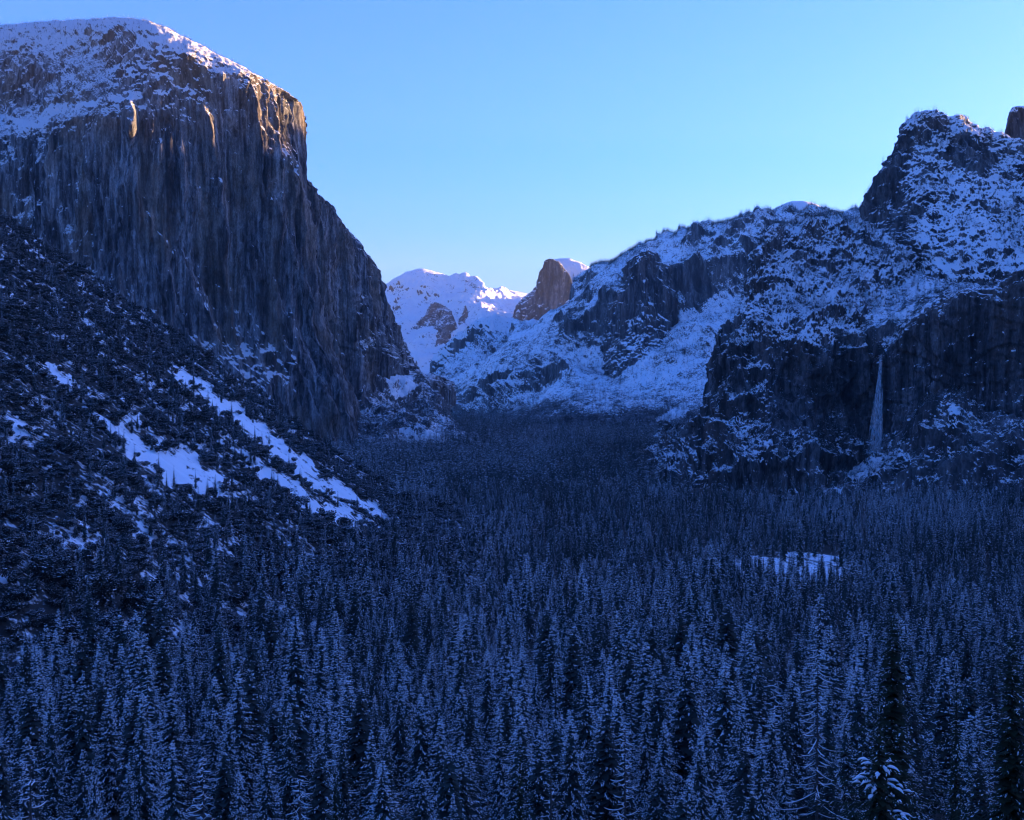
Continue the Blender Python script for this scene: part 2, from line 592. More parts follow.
# the split dome: snowy shoulder and sheer dark face
g2 = [
    [(536, 300, 13700), (541, 272, 13700), (546, 262, 13700), (556, 259, 13700), (566, 258, 13700), (575, 260.5, 13700), (585, 265, 13700), (595, 271, 13700), (606, 281, 13700), (625, 298, 13700)],
    [(536, 315, 13500), (550, 285, 13500), (566, 275, 13450), (585, 280, 13400), (600, 292, 13400), (625, 310, 13400)],
    [(536, 340, 13300), (580, 320, 13100), (625, 330, 13000)],
]
loft('mountain', g2, 160, 120, M_FAR, mtn_disp(14, 500, 7.0, 8, 120), far_snow(.1, .4, 1.0, .15),
     'rounded snowy shoulder of the split dome on the horizon', 'mountain', back=((250, -40), (900, -500)))
g1 = [
    [(509, 326, 13620), (514, 312, 13600), (518, 304, 13570), (524, 296, 13530), (532, 291, 13460), (538, 281, 13400), (541, 270, 13360), (543.5, 261.5, 13300), (548, 259, 13300),
     (555, 261, 13300), (563, 267, 13300), (570, 277, 13300), (575, 290, 13300), (579, 304, 13300)],
    [(509, 330, 13350), (530, 308, 13310), (545, 295, 13260), (560, 292, 13250), (572, 300, 13260), (580, 308, 13270)],
    [(507, 360, 13350), (545, 350, 13150), (582, 345, 13200)],
]
loft('granite_cliff', g1, 200, 140, M_FAR, wall_disp(22, 220, 20, 120, 0, 800, 8.0), lambda P, Nn, px, py: sstep(.35, .7, Nn[..., 2]) * .8 + fbm(P, 90, 4, 2.0) * .2 - .05,
     'sheer brown-grey split face of the distant half-rounded dome', 'cliff', back=((60, -20), (400, -300)), wrap_r=[(40, 150, 0), (60, 500, -40)], wrap_l=[(-40, 150, -10), (-60, 500, -60)])

# small snow dome on the plateau
f_rows = [
    [(735, 226, 9300), (757, 217, 9300), (770, 211, 9300), (782, 205, 9300), (793, 202, 9300), (802, 201.5, 9300), (811, 203, 9300), (820, 207, 9300), (828, 213, 9300), (860, 222, 9300)],
    [(735, 236, 9000), (780, 220, 9000), (800, 216, 9000), (825, 222, 9000), (860, 232, 9000)],
    [(735, 250, 8700), (800, 245, 8600), (860, 250, 8700)],
]
loft('hill', f_rows, 120, 70, M_FAR, mtn_disp(5, 300, 9.0, 3, 90), far_snow(.05, .3, 1.0, .12),
     'small smooth snow-capped dome above the wooded plateau', 'hill', back=((250, -40), (900, -400)))

# long wooded ridge on the right of the valley
d_rows = [
    [(415, 434, 8200), (430, 415, 8200), (443, 393, 8150), (462, 372, 8100), (480, 357, 8050), (507, 343, 8000), (520, 336, 8000), (541, 324, 8000), (573, 302, 8000), (596, 281, 8000), (620, 265, 7950),
     (650, 250, 7900), (672, 242, 7850), (700, 235, 7800), (740, 227, 7700), (770, 221, 7650), (800, 219, 7600), (840, 217, 7600), (870, 212, 7600), (950, 190, 7600), (1150, 172, 7600), (1500, 168, 7600)],  # hidden right end shaped to set the shadow line on the left cliff
    [(415, 437, 7900), (445, 410, 7750), (480, 383, 7600), (520, 350, 7500), (580, 325, 7350), (620, 296, 7250), (650, 262, 7250), (690, 256, 7200), (760, 258, 7100), (870, 258, 7000), (1150, 250, 7000), (1500, 250, 7000)],
    [(420, 440, 7500), (500, 392, 7150), (560, 362, 6950), (605, 352, 6850), (640, 340, 6800), (690, 322, 6750), (760, 318, 6650), (870, 318, 6600), (1150, 310, 6600), (1500, 310, 6600)],
    [(425, 442, 6900), (500, 414, 6450), (560, 396, 6300), (620, 396, 6200), (670, 388, 6100), (720, 380, 6100), (870, 380, 6000), (1150, 380, 6000), (1500, 380, 6000)],
    [(430, 446, 6100), (520, 430, 5500), (580, 421, 5350), (640, 428, 5200), (700, 438, 5000), (870, 445, 4900), (1150, 445, 4900), (1500, 445, 4900)],
]


def d_disp(P, Nn):
    w = sstep(6200, 7100, P[..., 1]) * .8 + .2
    d = (ridged(P, 640, 6, 10.0, 1, 1, 2.6) * 150 + 30) * w + fbm(P, 75, 6, 14.0, gain=.62) * 15
    px, py, _ = project(P)
    edge = 1 - .75 * np.exp(-((P[..., 1] - 7800) / 260) ** 2)
    return Nn * (d * edge)[..., None]


def d_snow(P, Nn, px, py):
    base = sstep(.15, .65, Nn[..., 2]) * .6 + fbm(P, 170, 4, 11.0) * .26 + .06
    low = sstep(390, 424, py + fbm(P, 300, 3, 12.0) * 16)
    return base * (1 - .85 * low)


loft('mountain', d_rows, 700, 340, M_SNOWROCK, d_disp, d_snow, 'long wooded snowy ridge with cliffs along the valley side', 'mountain',
     back=((400, 10), (2600, -300)), soft=5,
     snow=[([(658, 420), (672, 408), (690, 404), (690, 412), (672, 420), (662, 430)], .9)],
     rock=[([(690, 258), (705, 262), (712, 290), (700, 312), (684, 300), (682, 270)], .45), ([(572, 322), (590, 322), (590, 333), (574, 334)], .5)])

e_rows = [
    [(622, 300, 7000), (628, 282, 6960), (633, 264, 6930), (639, 251, 6900), (646, 249, 6900), (654, 252, 6920), (661, 262, 6960), (668, 280, 7000), (676, 300, 7060)],
    [(618, 340, 6800), (630, 325, 6740), (645, 318, 6720), (660, 322, 6760), (680, 335, 6900)],
    [(612, 395, 6500), (630, 392, 6440), (650, 388, 6460), (685, 380, 6650)],
]
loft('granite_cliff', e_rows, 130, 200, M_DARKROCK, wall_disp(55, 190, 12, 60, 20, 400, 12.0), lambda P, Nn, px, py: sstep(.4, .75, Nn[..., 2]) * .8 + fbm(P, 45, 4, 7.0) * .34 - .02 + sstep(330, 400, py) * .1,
     'tall dark granite tower standing out from the wooded ridge', 'cliff', back=((120, 0), (450, -120)), wrap_r=[(60, 250, 0)], wrap_l=[(-60, 250, 0)])

# rocks round the waterfall on the right
k_rows = [
    [(697, 428, 2720), (702, 410, 2720), (709, 387, 2720), (716, 355, 2740), (722, 334, 2760), (735, 317, 2790), (746, 290, 2830), (753, 266, 2860), (762, 240, 2900), (772, 229, 2960), (790, 224, 3020),
     (815, 219, 3100), (840, 219, 3180), (862, 222, 3220), (915, 240, 3200)],
    [(697, 434, 2660), (712, 375, 2650), (726, 340, 2660), (746, 308, 2690), (765, 285, 2720), (800, 270, 2780), (850, 280, 2820), (915, 296, 2840)],
    [(696, 440, 2600), (708, 400, 2560), (722, 352, 2540), (745, 342, 2520), (770, 338, 2500), (800, 346, 2490), (840, 350, 2520), (880, 352, 2560), (915, 352, 2600)],
    [(693, 455, 2500), (712, 420, 2460), (745, 402, 2440), (800, 404, 2440), (840, 402, 2500), (880, 404, 2545), (915, 404, 2580)],
    [(686, 484, 2330), (720, 470, 2290), (770, 462, 2270), (815, 462, 2300), (840, 455, 2420), (880, 452, 2480), (915, 455, 2480)],
]


def k_disp(P, Nn):
    steep = np.clip(1.2 - np.abs(Nn[..., 2]) * 1.3, 0.05, 1)
    h = Nn.copy()
    h[..., 2] *= .2
    d = ridged(P, 95, 5, 20.0, 1, 1, 4) * 22 * steep
    e = fbm(P, 40, 6, 21.0, gain=.62) * 10 + ridged(P, 110, 5, 22.0) * 17
    return h * d[..., None] + Nn * e[..., None]


def k_snow(P, Nn, px, py):
    nz = Nn[..., 2]
    bench = sstep(.2, .65, nz) * .62 + fbm(P, 55, 4, 23.0) * .3 + .13
    lip = pchip([680, 722, 745, 770, 800, 840, 880, 930], [345, 345, 342, 338, 346, 350, 352, 352], np.clip(px.ravel(), 681, 929)).reshape(px.shape)
    low = sstep(-4, 8, py - lip - fbm(P, 40, 3, 24.0) * 12)
    cliff = sstep(.25, .7, nz) * .62 + fbm(P, 60, 4, 25.0, 1, 1, .6) * .3 - .1 + sstep(415, 460, py) * .08
    dark = sstep(765, 785, px) * (1 - sstep(420, 450, py)) * .35
    return bench * (1 - low) + (cliff - dark) * low


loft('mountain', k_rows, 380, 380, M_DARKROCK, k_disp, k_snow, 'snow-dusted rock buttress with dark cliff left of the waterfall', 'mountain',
     back=((80, -20), (500, -150)), wrap_l=[(-30, 150, 0), (-20, 500, 0)])

n_rows = [
    [(846, 256, 3380), (854, 240, 3370), (862, 216, 3360), (872, 191, 3350), (882, 169, 3340), (889, 158, 3330), (893, 141, 3320), (900, 126, 3310), (912, 115, 3310), (925, 111, 3310), (938, 112, 3320), (950, 116, 3330),
     (962, 119, 3340), (975, 125, 3350), (990, 131, 3360), (1010, 137, 3380), (1030, 143, 3400), (1160, 140, 3500), (1500, 60, 3500)],  # right end beyond the view extended and raised to shade the talus
    [(845, 258, 3300), (866, 236, 3250), (885, 205, 3230), (900, 175, 3230), (925, 150, 3230), (960, 150, 3240), (1010, 170, 3280), (1160, 190, 3350), (1500, 110, 3350)],
    [(845, 261, 3250), (872, 245, 3190), (900, 220, 3130), (930, 205, 3100), (970, 205, 3080), (1020, 220, 3080), (1160, 230, 3100), (1500, 180, 3100)],
    [(846, 266, 3200), (880, 262, 3120), (905, 276, 3000), (930, 286, 2920), (960, 290, 2860), (1010, 294, 2820), (1160, 300, 2800), (1500, 280, 2700)],
]


def n_snow(P, Nn, px, py):
    nz = Nn[..., 2]
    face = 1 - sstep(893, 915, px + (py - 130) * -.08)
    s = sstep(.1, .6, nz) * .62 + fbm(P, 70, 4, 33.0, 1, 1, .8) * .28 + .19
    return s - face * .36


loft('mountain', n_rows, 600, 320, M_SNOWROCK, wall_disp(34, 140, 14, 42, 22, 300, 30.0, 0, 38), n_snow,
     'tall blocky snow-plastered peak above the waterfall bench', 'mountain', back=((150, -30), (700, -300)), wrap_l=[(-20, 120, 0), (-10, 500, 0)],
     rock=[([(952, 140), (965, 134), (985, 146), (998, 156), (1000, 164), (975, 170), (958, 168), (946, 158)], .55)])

o_rows = [
    [(1006, 138, 3760), (1008, 122, 3750), (1010, 111, 3740), (1014, 107, 3740), (1024, 106, 3740), (1036, 108, 3740), (1044, 120, 3750), (1050, 140, 3760)],
    [(1005, 150, 3700), (1020, 140, 3690), (1040, 145, 3690), (1052, 155, 3700)],
]
loft('granite_cliff', o_rows, 60, 60, M_DARKROCK, wall_disp(6, 40, 3, 25, 0, 100, 31.0), lambda P, Nn, px, py: sstep(.35, .7, Nn[..., 2]) * .8 + fbm(P, 30, 3, 7.0) * .2,
     'narrow dark rock spire at the upper edge of the view', 'cliff', back=((40, 0), (160, -80)), wrap_r=[(20, 60, 0)], wrap_l=[(-5, 60, 0)])

p_rows = [
    [(838, 246, 3260), (880, 256, 3180), (905, 270, 3060), (950, 284, 2930), (1010, 290, 2880), (1160, 296, 2860)],
    [(845, 300, 2850), (890, 300, 2800), (930, 296, 2720), (1000, 290, 2600), (1160, 280, 2500)],
    [(862, 350, 2560), (884, 352, 2470), (905, 335, 2440), (935, 307, 2390), (990, 292, 2330), (1024, 274, 2290), (1160, 236, 2200)],
]
loft('hill', p_rows, 200, 120, M_SNOWROCK, mtn_disp(10, 90, 40.0, 4, 30), slope_snow(.2, .7, .6, 90, .3, 9),
     'snowy wooded hanging valley above the waterfall lip', 'hill', back=((60, 0), (150, 0)), skirt=30)

l_rows = [
    [(884, 354, 2465), (894, 344, 2440), (905, 332, 2420), (918, 319, 2400), (935, 303, 2370), (960, 292, 2340), (990, 288, 2310), (1005, 281, 2290), (1024, 269, 2270), (1160, 225, 2180)],
    [(886, 362, 2450), (910, 345, 2400), (940, 322, 2340), (990, 312, 2280), (1024, 300, 2240), (1160, 260, 2150)],
    [(888, 395, 2445), (930, 372, 2360), (990, 370, 2280), (1160, 350, 2140)],
    [(888, 455, 2430), (930, 440, 2350), (990, 440, 2260), (1160, 440, 2120)],
]
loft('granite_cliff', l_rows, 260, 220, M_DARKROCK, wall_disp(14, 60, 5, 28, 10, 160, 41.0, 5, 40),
     lambda P, Nn, px, py: sstep(.35, .7, Nn[..., 2]) * .8 + fbm(P, 22, 4, 42.0, 1, 1, .5) * .18 - .3, 'dark overhanging cliff with brown streaks right of the waterfall', 'cliff',
     back=((30, 0), (120, -20)), wrap_l=[(-8, 60, 0), (-10, 160, 0)])

m_rows = [
    [(828, 478, 2420), (850, 466, 2440), (870, 455, 2440), (888, 438, 2400), (905, 424, 2370), (925, 402, 2330), (945, 394, 2300), (965, 402, 2260), (990, 414, 2230), (1024, 422, 2200), (1160, 424, 2080)],
    [(826, 484, 2330), (870, 470, 2330), (905, 454, 2260), (945, 436, 2200), (990, 444, 2150), (1024, 450, 2110), (1160, 450, 2000)],
    [(824, 494, 2230), (870, 490, 2230), (905, 488, 2200), (945, 484, 2130), (1024, 486, 2060), (1160, 492, 1930)],
]
loft('hill', m_rows, 260, 130, M_SNOWROCK, mtn_disp(18, 110, 50.0, 7, 30), slope_snow(.25, .75, .5, 70, .3, 12),
     'boulder apron patched with snow below the waterfall and dark cliff', 'hill', back=((50, 0), (150, -40)), skirt=30, bias=-.06, snow=[([(848, 474), (868, 458), (888, 446), (906, 438), (902, 456), (880, 470), (858, 482)], .38), ([(925, 408), (946, 396), (966, 408), (985, 425), (960, 430), (935, 425)], .22)])


x_rows = [  # out-of-view wall added to block low sun, height set for the shadow line
    [(1080, 195, 7900), (1300, 185, 8000), (1700, 180, 8300), (2300, 180, 8600), (3000, 180, 9000)],
    [(1080, 300, 6600), (1300, 300, 6600), (1700, 300, 6800), (2300, 300, 7000), (3000, 300, 7200)],
    [(1080, 440, 5200), (1300, 445, 4900), (1700, 445, 4900), (2300, 445, 4900), (3000, 445, 4900)],
]
loft('mountain', x_rows, 160, 80, M_SNOWROCK, mtn_disp(80, 700, 57.0, 12, 80), slope_snow(.2, .6, .6, 90, .3, 58),
     'unseen snowy plateau wall added beyond the right-hand peaks to block the sun', 'mountain', back=((500, 0), (2500, -300)))

# unseen south wall added past the right edge of the view for shade
qx, qy = np.meshgrid(np.linspace(-1, 1, 160), np.linspace(0, 1, 60))
sx = 1450 + qx * 0
t_ = qx * 2700 + 1500
u_ = (qy - .35) * 2600
QX, QY = 1900 + u_ * .9 + t_ * .28, t_ + 0 * u_
QP = np.stack([QX, QY, np.zeros_like(QX)], -1)
QZ = 950 * np.clip(1 - np.abs(u_ - 400) / 1300, 0, 1) ** .8 * sstep(-1.0, -.8, qx) + ridged(QP, 500, 5, 55.0) * 120 - 60
QP[..., 2] = QZ
me = mesh_np('mountain', QP, grid_faces(*qx.shape), [M_SNOWROCK], attrs={'snow': .3 + fbm(QP, 60, 4, 56.0) * .4})
tag(link(bpy.data.objects.new('mountain', me)), 'unseen snowy south valley wall added past the right edge for shade', 'mountain', kind='structure')

# ------------------------------------------------------------------ valley ground and talus slope
def h_ground(x, y):
    z = pchip([-6000, -300, 0, 100, 200, 400, 600, 800, 1000, 1300, 60000], [420, 300, 222, 178, 137, 92, 53, 32, 15, 0, 0], np.clip(np.ravel(y), -5999, 59999)).reshape(np.shape(y))
    P = np.stack([x, y, np.zeros_like(x)], -1)
    w = np.exp(-(np.hypot(x, y) / 9000) ** 2)
    near = sstep(15, 90, np.hypot(x, y))
    return z + fbm(P, 260, 4, 60.0) * 9 * w * near


def h_talus(x, y):
    P = np.stack([x, y, np.zeros_like(x)], -1)
    h = -x - 104
    z = np.where(h < 900, .70 * h, 630 + (h - 900) * .35)
    z = z + np.where(h < 60, (60 - h) * .42, 0)
    yc = 1800 + fbm(P, 300, 2, 61.0) * 60
    z = z - .95 * np.maximum(0, y - yc) - .0009 * np.maximum(0, y - yc + 120) ** 1.2
    z = z - .55 * np.maximum(0, 620 - y)
    gul = np.abs(fbm(np.stack([y * 1.0, x * .12 + y * .45, x * 0], -1), 120, 3, 62.0))
    return z - (1 - np.clip(gul * 2.2, 0, 1)) * 9 * sstep(0, 120, h) + fbm(P, 60, 4, 63.0) * 5


def sinh_axis(a, b, n, s):
    return np.sinh(np.linspace(np.arcsinh(a / s), np.arcsinh(b / s), n)) * s


gx, gy = np.meshgrid(sinh_axis(-15000, 15000, 420, 250.0), sinh_axis(-5000, 21000, 500, 350.0))
gz = h_ground(gx, gy)
GP = np.stack([gx, gy, gz], -1)
MEADOW = dict(cx=332, cy=1385, rx=74, ry=112)


def meadow_w(x, y):
    w = fbm(np.stack([x, y, x * 0], -1), 70, 4, 66.0) * .6
    return 1 - sstep(.8, 1.15, np.sqrt(((x - MEADOW['cx'] - (y - MEADOW['cy']) * .2) / MEADOW['rx']) ** 2 + ((y - MEADOW['cy']) / MEADOW['ry']) ** 2) + w)


sn = .22 + fbm(GP, 120, 3, 64.0) * .2 + meadow_w(gx, gy) * (.5 + fbm(GP, 26, 3, 79.0) * .35)
me = mesh_np('ground', GP, grid_faces(*gx.shape)[:, ::-1], [M_GROUND], attrs={'snow': sn})
tag(link(bpy.data.objects.new('ground', me)), 'dark snow-patched valley floor beneath the forest', 'ground', kind='structure')

tx, ty = np.meshgrid(np.linspace(-2000, -20, 500), np.linspace(330, 2500, 520))
TP = np.stack([tx, ty, h_talus(tx, ty)], -1)
tpx, tpy, _ = project(TP)
CHUTES = [
    [(165, 362), (176, 366), (205, 384), (245, 412), (290, 448), (330, 478), (375, 505), (404, 524), (396, 530), (360, 514), (318, 490), (280, 464), (240, 428), (200, 396), (172, 374)],
    [(196, 425), (215, 436), (250, 456), (290, 480), (318, 500), (345, 520), (336, 528), (300, 508), (255, 470), (222, 448)],
    [(92, 412), (108, 414), (130, 432), (150, 450), (182, 452), (200, 462), (222, 482), (222, 500), (200, 496), (165, 482), (140, 462), (112, 438)],
    [(44, 358), (56, 362), (78, 388), (72, 394), (52, 376)],
    [(124, 404), (134, 408), (140, 420), (130, 418)],
    [(300, 500), (345, 508), (372, 528), (340, 530), (318, 518)],
    [(150, 430), (162, 438), (168, 450), (158, 450)],
]
TIW = fbm(np.stack([tpx, tpy, tpx * 0], -1), 16, 4, 68.0)
twx, twy = tpx + TIW * 8, tpy + np.roll(TIW, 5, 1) * 7
chute = np.zeros_like(tpx)
for c in CHUTES:
    chute = np.maximum(chute, in_poly(twx, twy, c))
tsn = .42 + fbm(TP, 40, 4, 65.0) * .3 + chute * (.42 + fbm(TP, 14, 3, 69.0) * .35)
me = mesh_np('talus_slope', TP, grid_faces(*tx.shape)[:, ::-1], [M_TALUS], attrs={'snow': tsn})
tag(link(bpy.data.objects.new('hillside', me)), 'steep brushy talus slope with long white snow chutes below the big cliff', 'hillside', kind='structure')

# ------------------------------------------------------------------ trees
def foliage_mat(name, c1, c2, rndcol):
    m = bpy.data.materials.new(name)
    nt, b = nodes_of(m)
    oi = N(nt, 'ShaderNodeObjectInfo')
    geo = N(nt, 'ShaderNodeNewGeometry')
    c = mixc(nt, geo.outputs['Random Per Island'], c1, c2)
    c = mixc(nt, mth(nt, 'MULTIPLY', oi.outputs['Random'], .7), c, rndcol)
    nt.links.new(c, b.inputs['Base Color'])
    b.inputs['Roughness'].default_value = .8
    return m


M_NEEDLE = foliage_mat('needles', (.014, .026, .024), (.045, .066, .06), (.034, .038, .034))
M_PINE = foliage_mat('dark_pine_needles', (.010, .018, .010), (.028, .045, .022), (.02, .03, .015))
M_FROST = plain_mat('frosted_needles', (.50, .54, .56), (.85, .87, .89), .9)
M_SNOW = plain_mat('branch_snow', (.80, .82, .85), (.88, .89, .91), .8)
M_BARK = plain_mat('bark', (.03, .024, .02), (.075, .06, .05), 1.2)
M_DEAD = plain_mat('dead_wood', (.05, .042, .038), (.12, .10, .09), 1.2)
M_OAK = foliage_mat('oak_brush', (.014, .018, .018), (.042, .046, .042), (.03, .03, .028))


def unit(v):
    return v / (np.linalg.norm(v) + 1e-9)


class Quads:
    def __init__(s):
        s.v, s.q, s.m = [], [], []

    def kite(s, p, d, side, ln, w, mat, lift=0.0):
        n = len(s.v)
        p = p + np.array((0, 0, lift))
        s.v += [p, p + d * ln * .55 + side * w * .5, p + d * ln, p + d * ln * .45 - side * w * .5]
        s.q.append((n, n + 1, n + 2, n + 3))
        s.m.append(mat)

    def tube(s, pts, rad, mat, k=4):
        n = len(s.v)
        for i, (p, r) in enumerate(zip(pts, rad)):
            p = np.asarray(p, float)
            t = unit(np.asarray(pts[min(i + 1, len(pts) - 1)], float) - np.asarray(pts[max(i - 1, 0)], float))
            a = unit(np.cross(t, (0.31, .87, .2)))
            b = np.cross(t, a)
            for j in range(k):
                th = 2 * math.pi * j / k
                s.v.append(p + (a * math.cos(th) + b * math.sin(th)) * r)
        for i in range(len(pts) - 1):
            for j in range(k):
                s.q.append((n + i * k + j, n + i * k + (j + 1) % k, n + (i + 1) * k + (j + 1) % k, n + (i + 1) * k + j))
                s.m.append(mat)

    def mesh(s, name, mats, smooth=False):
        return mesh_np(name, np.array(s.v), np.array(s.q), mats, s.m, smooth)


def conifer(seed, H, R, z0, nwh, nbr, nsp, spl, frost, snow, droop=.45, irr=.3, power=.8, tops=1.0, core=1.0):
    """crown of drooping branches; every branch carries flat needle sprays, some frosted, some with snow lying on them"""
    r = np.random.default_rng(seed)
    c = Quads()
    for i in range(nwh):
        t = i / (nwh - 1)
        z = H * (z0 + (1 - z0) * t * .985)
        env = R * ((1 - t) ** power) * (1 - .35 * max(0, .18 - t) / .18) + .25
        k = max(3, int(round(nbr * (.6 + .4 * (1 - t)))))
        a0 = r.uniform(0, 6.28)
        for j in range(5):
            az = a0 + j * 1.2566 + r.normal() * .2
            h = np.array((math.cos(az), math.sin(az), 0.0))
            d = unit(h + np.array((0, 0, -droop * r.uniform(.7, 1.6))))
            c.kite(np.array((0, 0, z + env * .12)), d, unit(np.array((-h[1], h[0], r.normal() * .3))), env * r.uniform(.55, .78) * core, (env * r.uniform(.4, .62) + .2) * core, 0)
        if r.random() < irr * .35 and .05 < t < .85:
            k = max(2, k - 3)
        for j in range(k):
            az = a0 + 6.283 * j / k + r.normal() * .3
            L = env * r.uniform(1 - irr, 1 + irr * .6)
            dr = droop * r.uniform(.6, 1.3) * (1 - t * .75)
            h = np.array((math.cos(az), math.sin(az), 0.0))
            side0 = np.array((-h[1], h[0], 0.0))
            base = np.array((0, 0, z + r.normal() * .35))
            n = max(1, int(round(nsp * max(.35, L / R))))
            fr = frost * r.uniform(.5, 1.3) * (.30 + 1.15 * t ** .85)  # denser frost toward the tip also paints depth shading into the crown
            for q in range(n):
                f = (q + r.uniform(.3, 1.0)) / n
                p = base + h * (L * f) + np.array((0, 0, -dr * L * f + .22 * L * f * f))
                sgn = (-1, 1)[q % 2] if f < .93 else 0
                d = unit(h * r.uniform(.6, 1.0) + side0 * sgn * r.uniform(.25, .8) + np.array((0, 0, -r.uniform(.2, .8) * (1 - t * .5))))
                sd = unit(np.cross(d, (0, 0, 1)) + np.array((0, 0, r.normal() * .45)))
                ln = spl * r.uniform(.7, 1.35) * (.6 + .4 * (1 - t))
                wd = ln * r.uniform(.26, .44)
                u = r.random()
                c.kite(p, d, sd, ln, wd, 1 if u < fr else 0)
                if r.random() < snow * (.3 + 1.25 * t ** .85):  # lying snow thickens upward too, part of the painted crown shading
                    c.kite(p + d * ln * .1, unit(d + np.array((0, 0, .22))), sd, ln * r.uniform(.4, .9), wd * r.uniform(.45, .8), 2, .10)
    c.kite(np.array((0, 0, H * .95)), np.array((0, 0, 1.0)), np.array((1.0, 0, 0)), H * .055 * tops, .5, 1)
    c.kite(np.array((0, 0, H * .95)), np.array((0, 0, 1.0)), np.array((0, 1.0, 0)), H * .05 * tops, .5, 0)
    return c


def trunk_quads(H, r0, k=7, lean=0.0, seed=0, mat=0):
    r = np.random.default_rng(seed)
    c = Quads()
    zs = [-3.0, 0, .6, H * .15, H * .35, H * .55, H * .75, H * .9]
    rs = [r0 * 1.35, r0 * 1.3, r0 * 1.05, r0 * .9, r0 * .72, r0 * .5, r0 * .3, .04]
    c.tube([(r.normal() * .06 + lean * z * .02, r.normal() * .06, z) for z in zs], rs, mat, k)
    return c


def snag(seed, H, R, z0, n, snow=.9, droop=.5, up=.55):
    """dead conifer: bare trunk, thin drooping branches that carry a line of snow"""
    r = np.random.default_rng(seed)
    b = Quads()
    s = Quads()
    for i in range(n):
        t = (i + r.random()) / n
        z = H * (z0 + (1 - z0) * t * .97)
        az = i * 2.4 + r.normal() * .4
        L = R * (1 - t * .82) * r.uniform(.3, 1.2)
        h = np.array((math.cos(az), math.sin(az), 0))
        sw = r.uniform(.1, 1.0)
        pts, rad = [], []
        for q in range(6):
            f = q / 5
            pts.append(np.array((0, 0, z)) + h * L * f + np.array((r.normal() * .05, r.normal() * .05, -droop * (.5 + sw) * L * f + up * L * f * f)))
            rad.append(.13 * (1 - f) * (.5 + L / R * .7) + .02)
        b.tube(pts, rad, 0, 4)
        if r.random() < snow:
            k0 = 1 if r.random() < .5 else 0
            s.tube([p + np.array((0, 0, rad[qq] + .07)) for qq, p in enumerate(pts)][k0:], [.03] + [.085 * r.uniform(.6, 1.4)] * (4 - k0) + [.03], 0, 4)
            for q in range(3):
                f = r.uniform(.35, 1)
                p = np.array((0, 0, z)) + h * L * f + np.array((0, 0, -droop * (.5 + sw) * L * f + up * L * f * f))
                sd = np.array((-h[1], h[0], 0)) * r.choice((-1, 1))
                tw = unit(h * .6 + sd * .8 + np.array((0, 0, -.15)))
                ln = r.uniform(.5, 1.3)
                b.tube([p, p + tw * ln], [.035, .015], 0, 3)
                s.tube([p + np.array((0, 0, .06)), p + tw * ln + np.array((0, 0, .05))], [.06, .03], 0, 3)
    return b, s


def brush(seed, H, R, n, snow, spl=.9, mats=None):
    """rounded oak or brush crown: leafy twigs gathered in uneven clumps round a forking stem"""
    r = np.random.default_rng(seed)
    c = Quads()
    cl = [(np.array((r.normal() * R * .45, r.normal() * R * .45, H * r.uniform(.35, .82))), R * r.uniform(.35, .62)) for _ in range(9)]
    for i in range(n):
        ctr, rr = cl[r.integers(len(cl))]
        d = unit(r.normal(size=3) + np.array((0, 0, .25)))
        p = ctr + d * rr * r.uniform(.55, 1.05) * np.array((1, 1, .8))
        sd = unit(np.cross(d, r.normal(size=3)))
        dd = unit(np.cross(sd, d) + d * .4)
        ln = spl * r.uniform(.6, 1.3)
        c.kite(p, dd, sd, ln, ln * .7, 0)
        if d[2] > .05 and r.random() < snow:
            c.kite(p + np.array((0, 0, .05)), unit(dd * np.array((1, 1, .3))), unit(sd * np.array((1, 1, .35))), ln * r.uniform(.5, 1.0), ln * r.uniform(.3, .6), 1 if r.random() < .6 else 2, .12)
    return c


def brush_stem(H, R, seed):
    r = np.random.default_rng(seed)
    c = Quads()
    c.tube([(0, 0, -2), (0, 0, .4), (.1, 0, H * .3)], [.32, .26, .2], 0, 6)
    for j in range(4):
        a = j * 1.57 + r.random()
        c.tube([(.1, 0, H * .27), (math.cos(a) * R * .3, math.sin(a) * R * .3, H * .5), (math.cos(a) * R * .55, math.sin(a) * R * .55, H * .72)], [.16, .11, .04], 0, 5)
    return c


CROWN_MATS = [M_NEEDLE, M_FROST, M_SNOW]
# kinds of tree for the near forest: crown mesh, trunk mesh, natural height
KINDS = {}


def add_kind(key, crown, trunk, H, cm=CROWN_MATS):
    KINDS[key] = (crown.mesh('crown', cm), trunk.mesh('trunk', [M_BARK], True), H)


for i, fr in enumerate((.75, .55, .9)):
    add_kind(f'spire{i}', conifer(100 + i, 40, 7.2 + .9 * i, .05, 54, 8, 21, .85, fr, .42, .7, .28, 1.0), trunk_quads(40, .48, seed=i), 40)
for i, fr in enumerate((.5, .7, .4)):
    add_kind(f'broad{i}', conifer(120 + i, 38, 9.0 + .8 * i, .08, 46, 8, 24, .95, fr, .42, .6, .42, .9), trunk_quads(38, .55, seed=10 + i), 38)
for i, fr in enumerate((.6, .35)):
    add_kind(f'ragged{i}', conifer(160 + i, 36, 8.2 + i, .22, 34, 6, 20, .95, fr, .4, .35, .75, .55), trunk_quads(36, .5, seed=30 + i, lean=1.0), 36)
for i, fr in enumerate((.28, .16)):
    add_kind(f'dark{i}', conifer(140 + i, 40, 8.0 + .8 * i, .1, 46, 8, 21, .9, fr, .12, .5, .45, .92), trunk_quads(40, .55, seed=20 + i), 40)

PROTO = bpy.data.collections.new('forest_kinds')     # not linked to the scene: only instanced


def proto(c, mats):
    o = bpy.data.objects.new('forest_tree', c.mesh('forest_tree', mats))
    PROTO.objects.link(o)
    return len(PROTO.objects) - 1


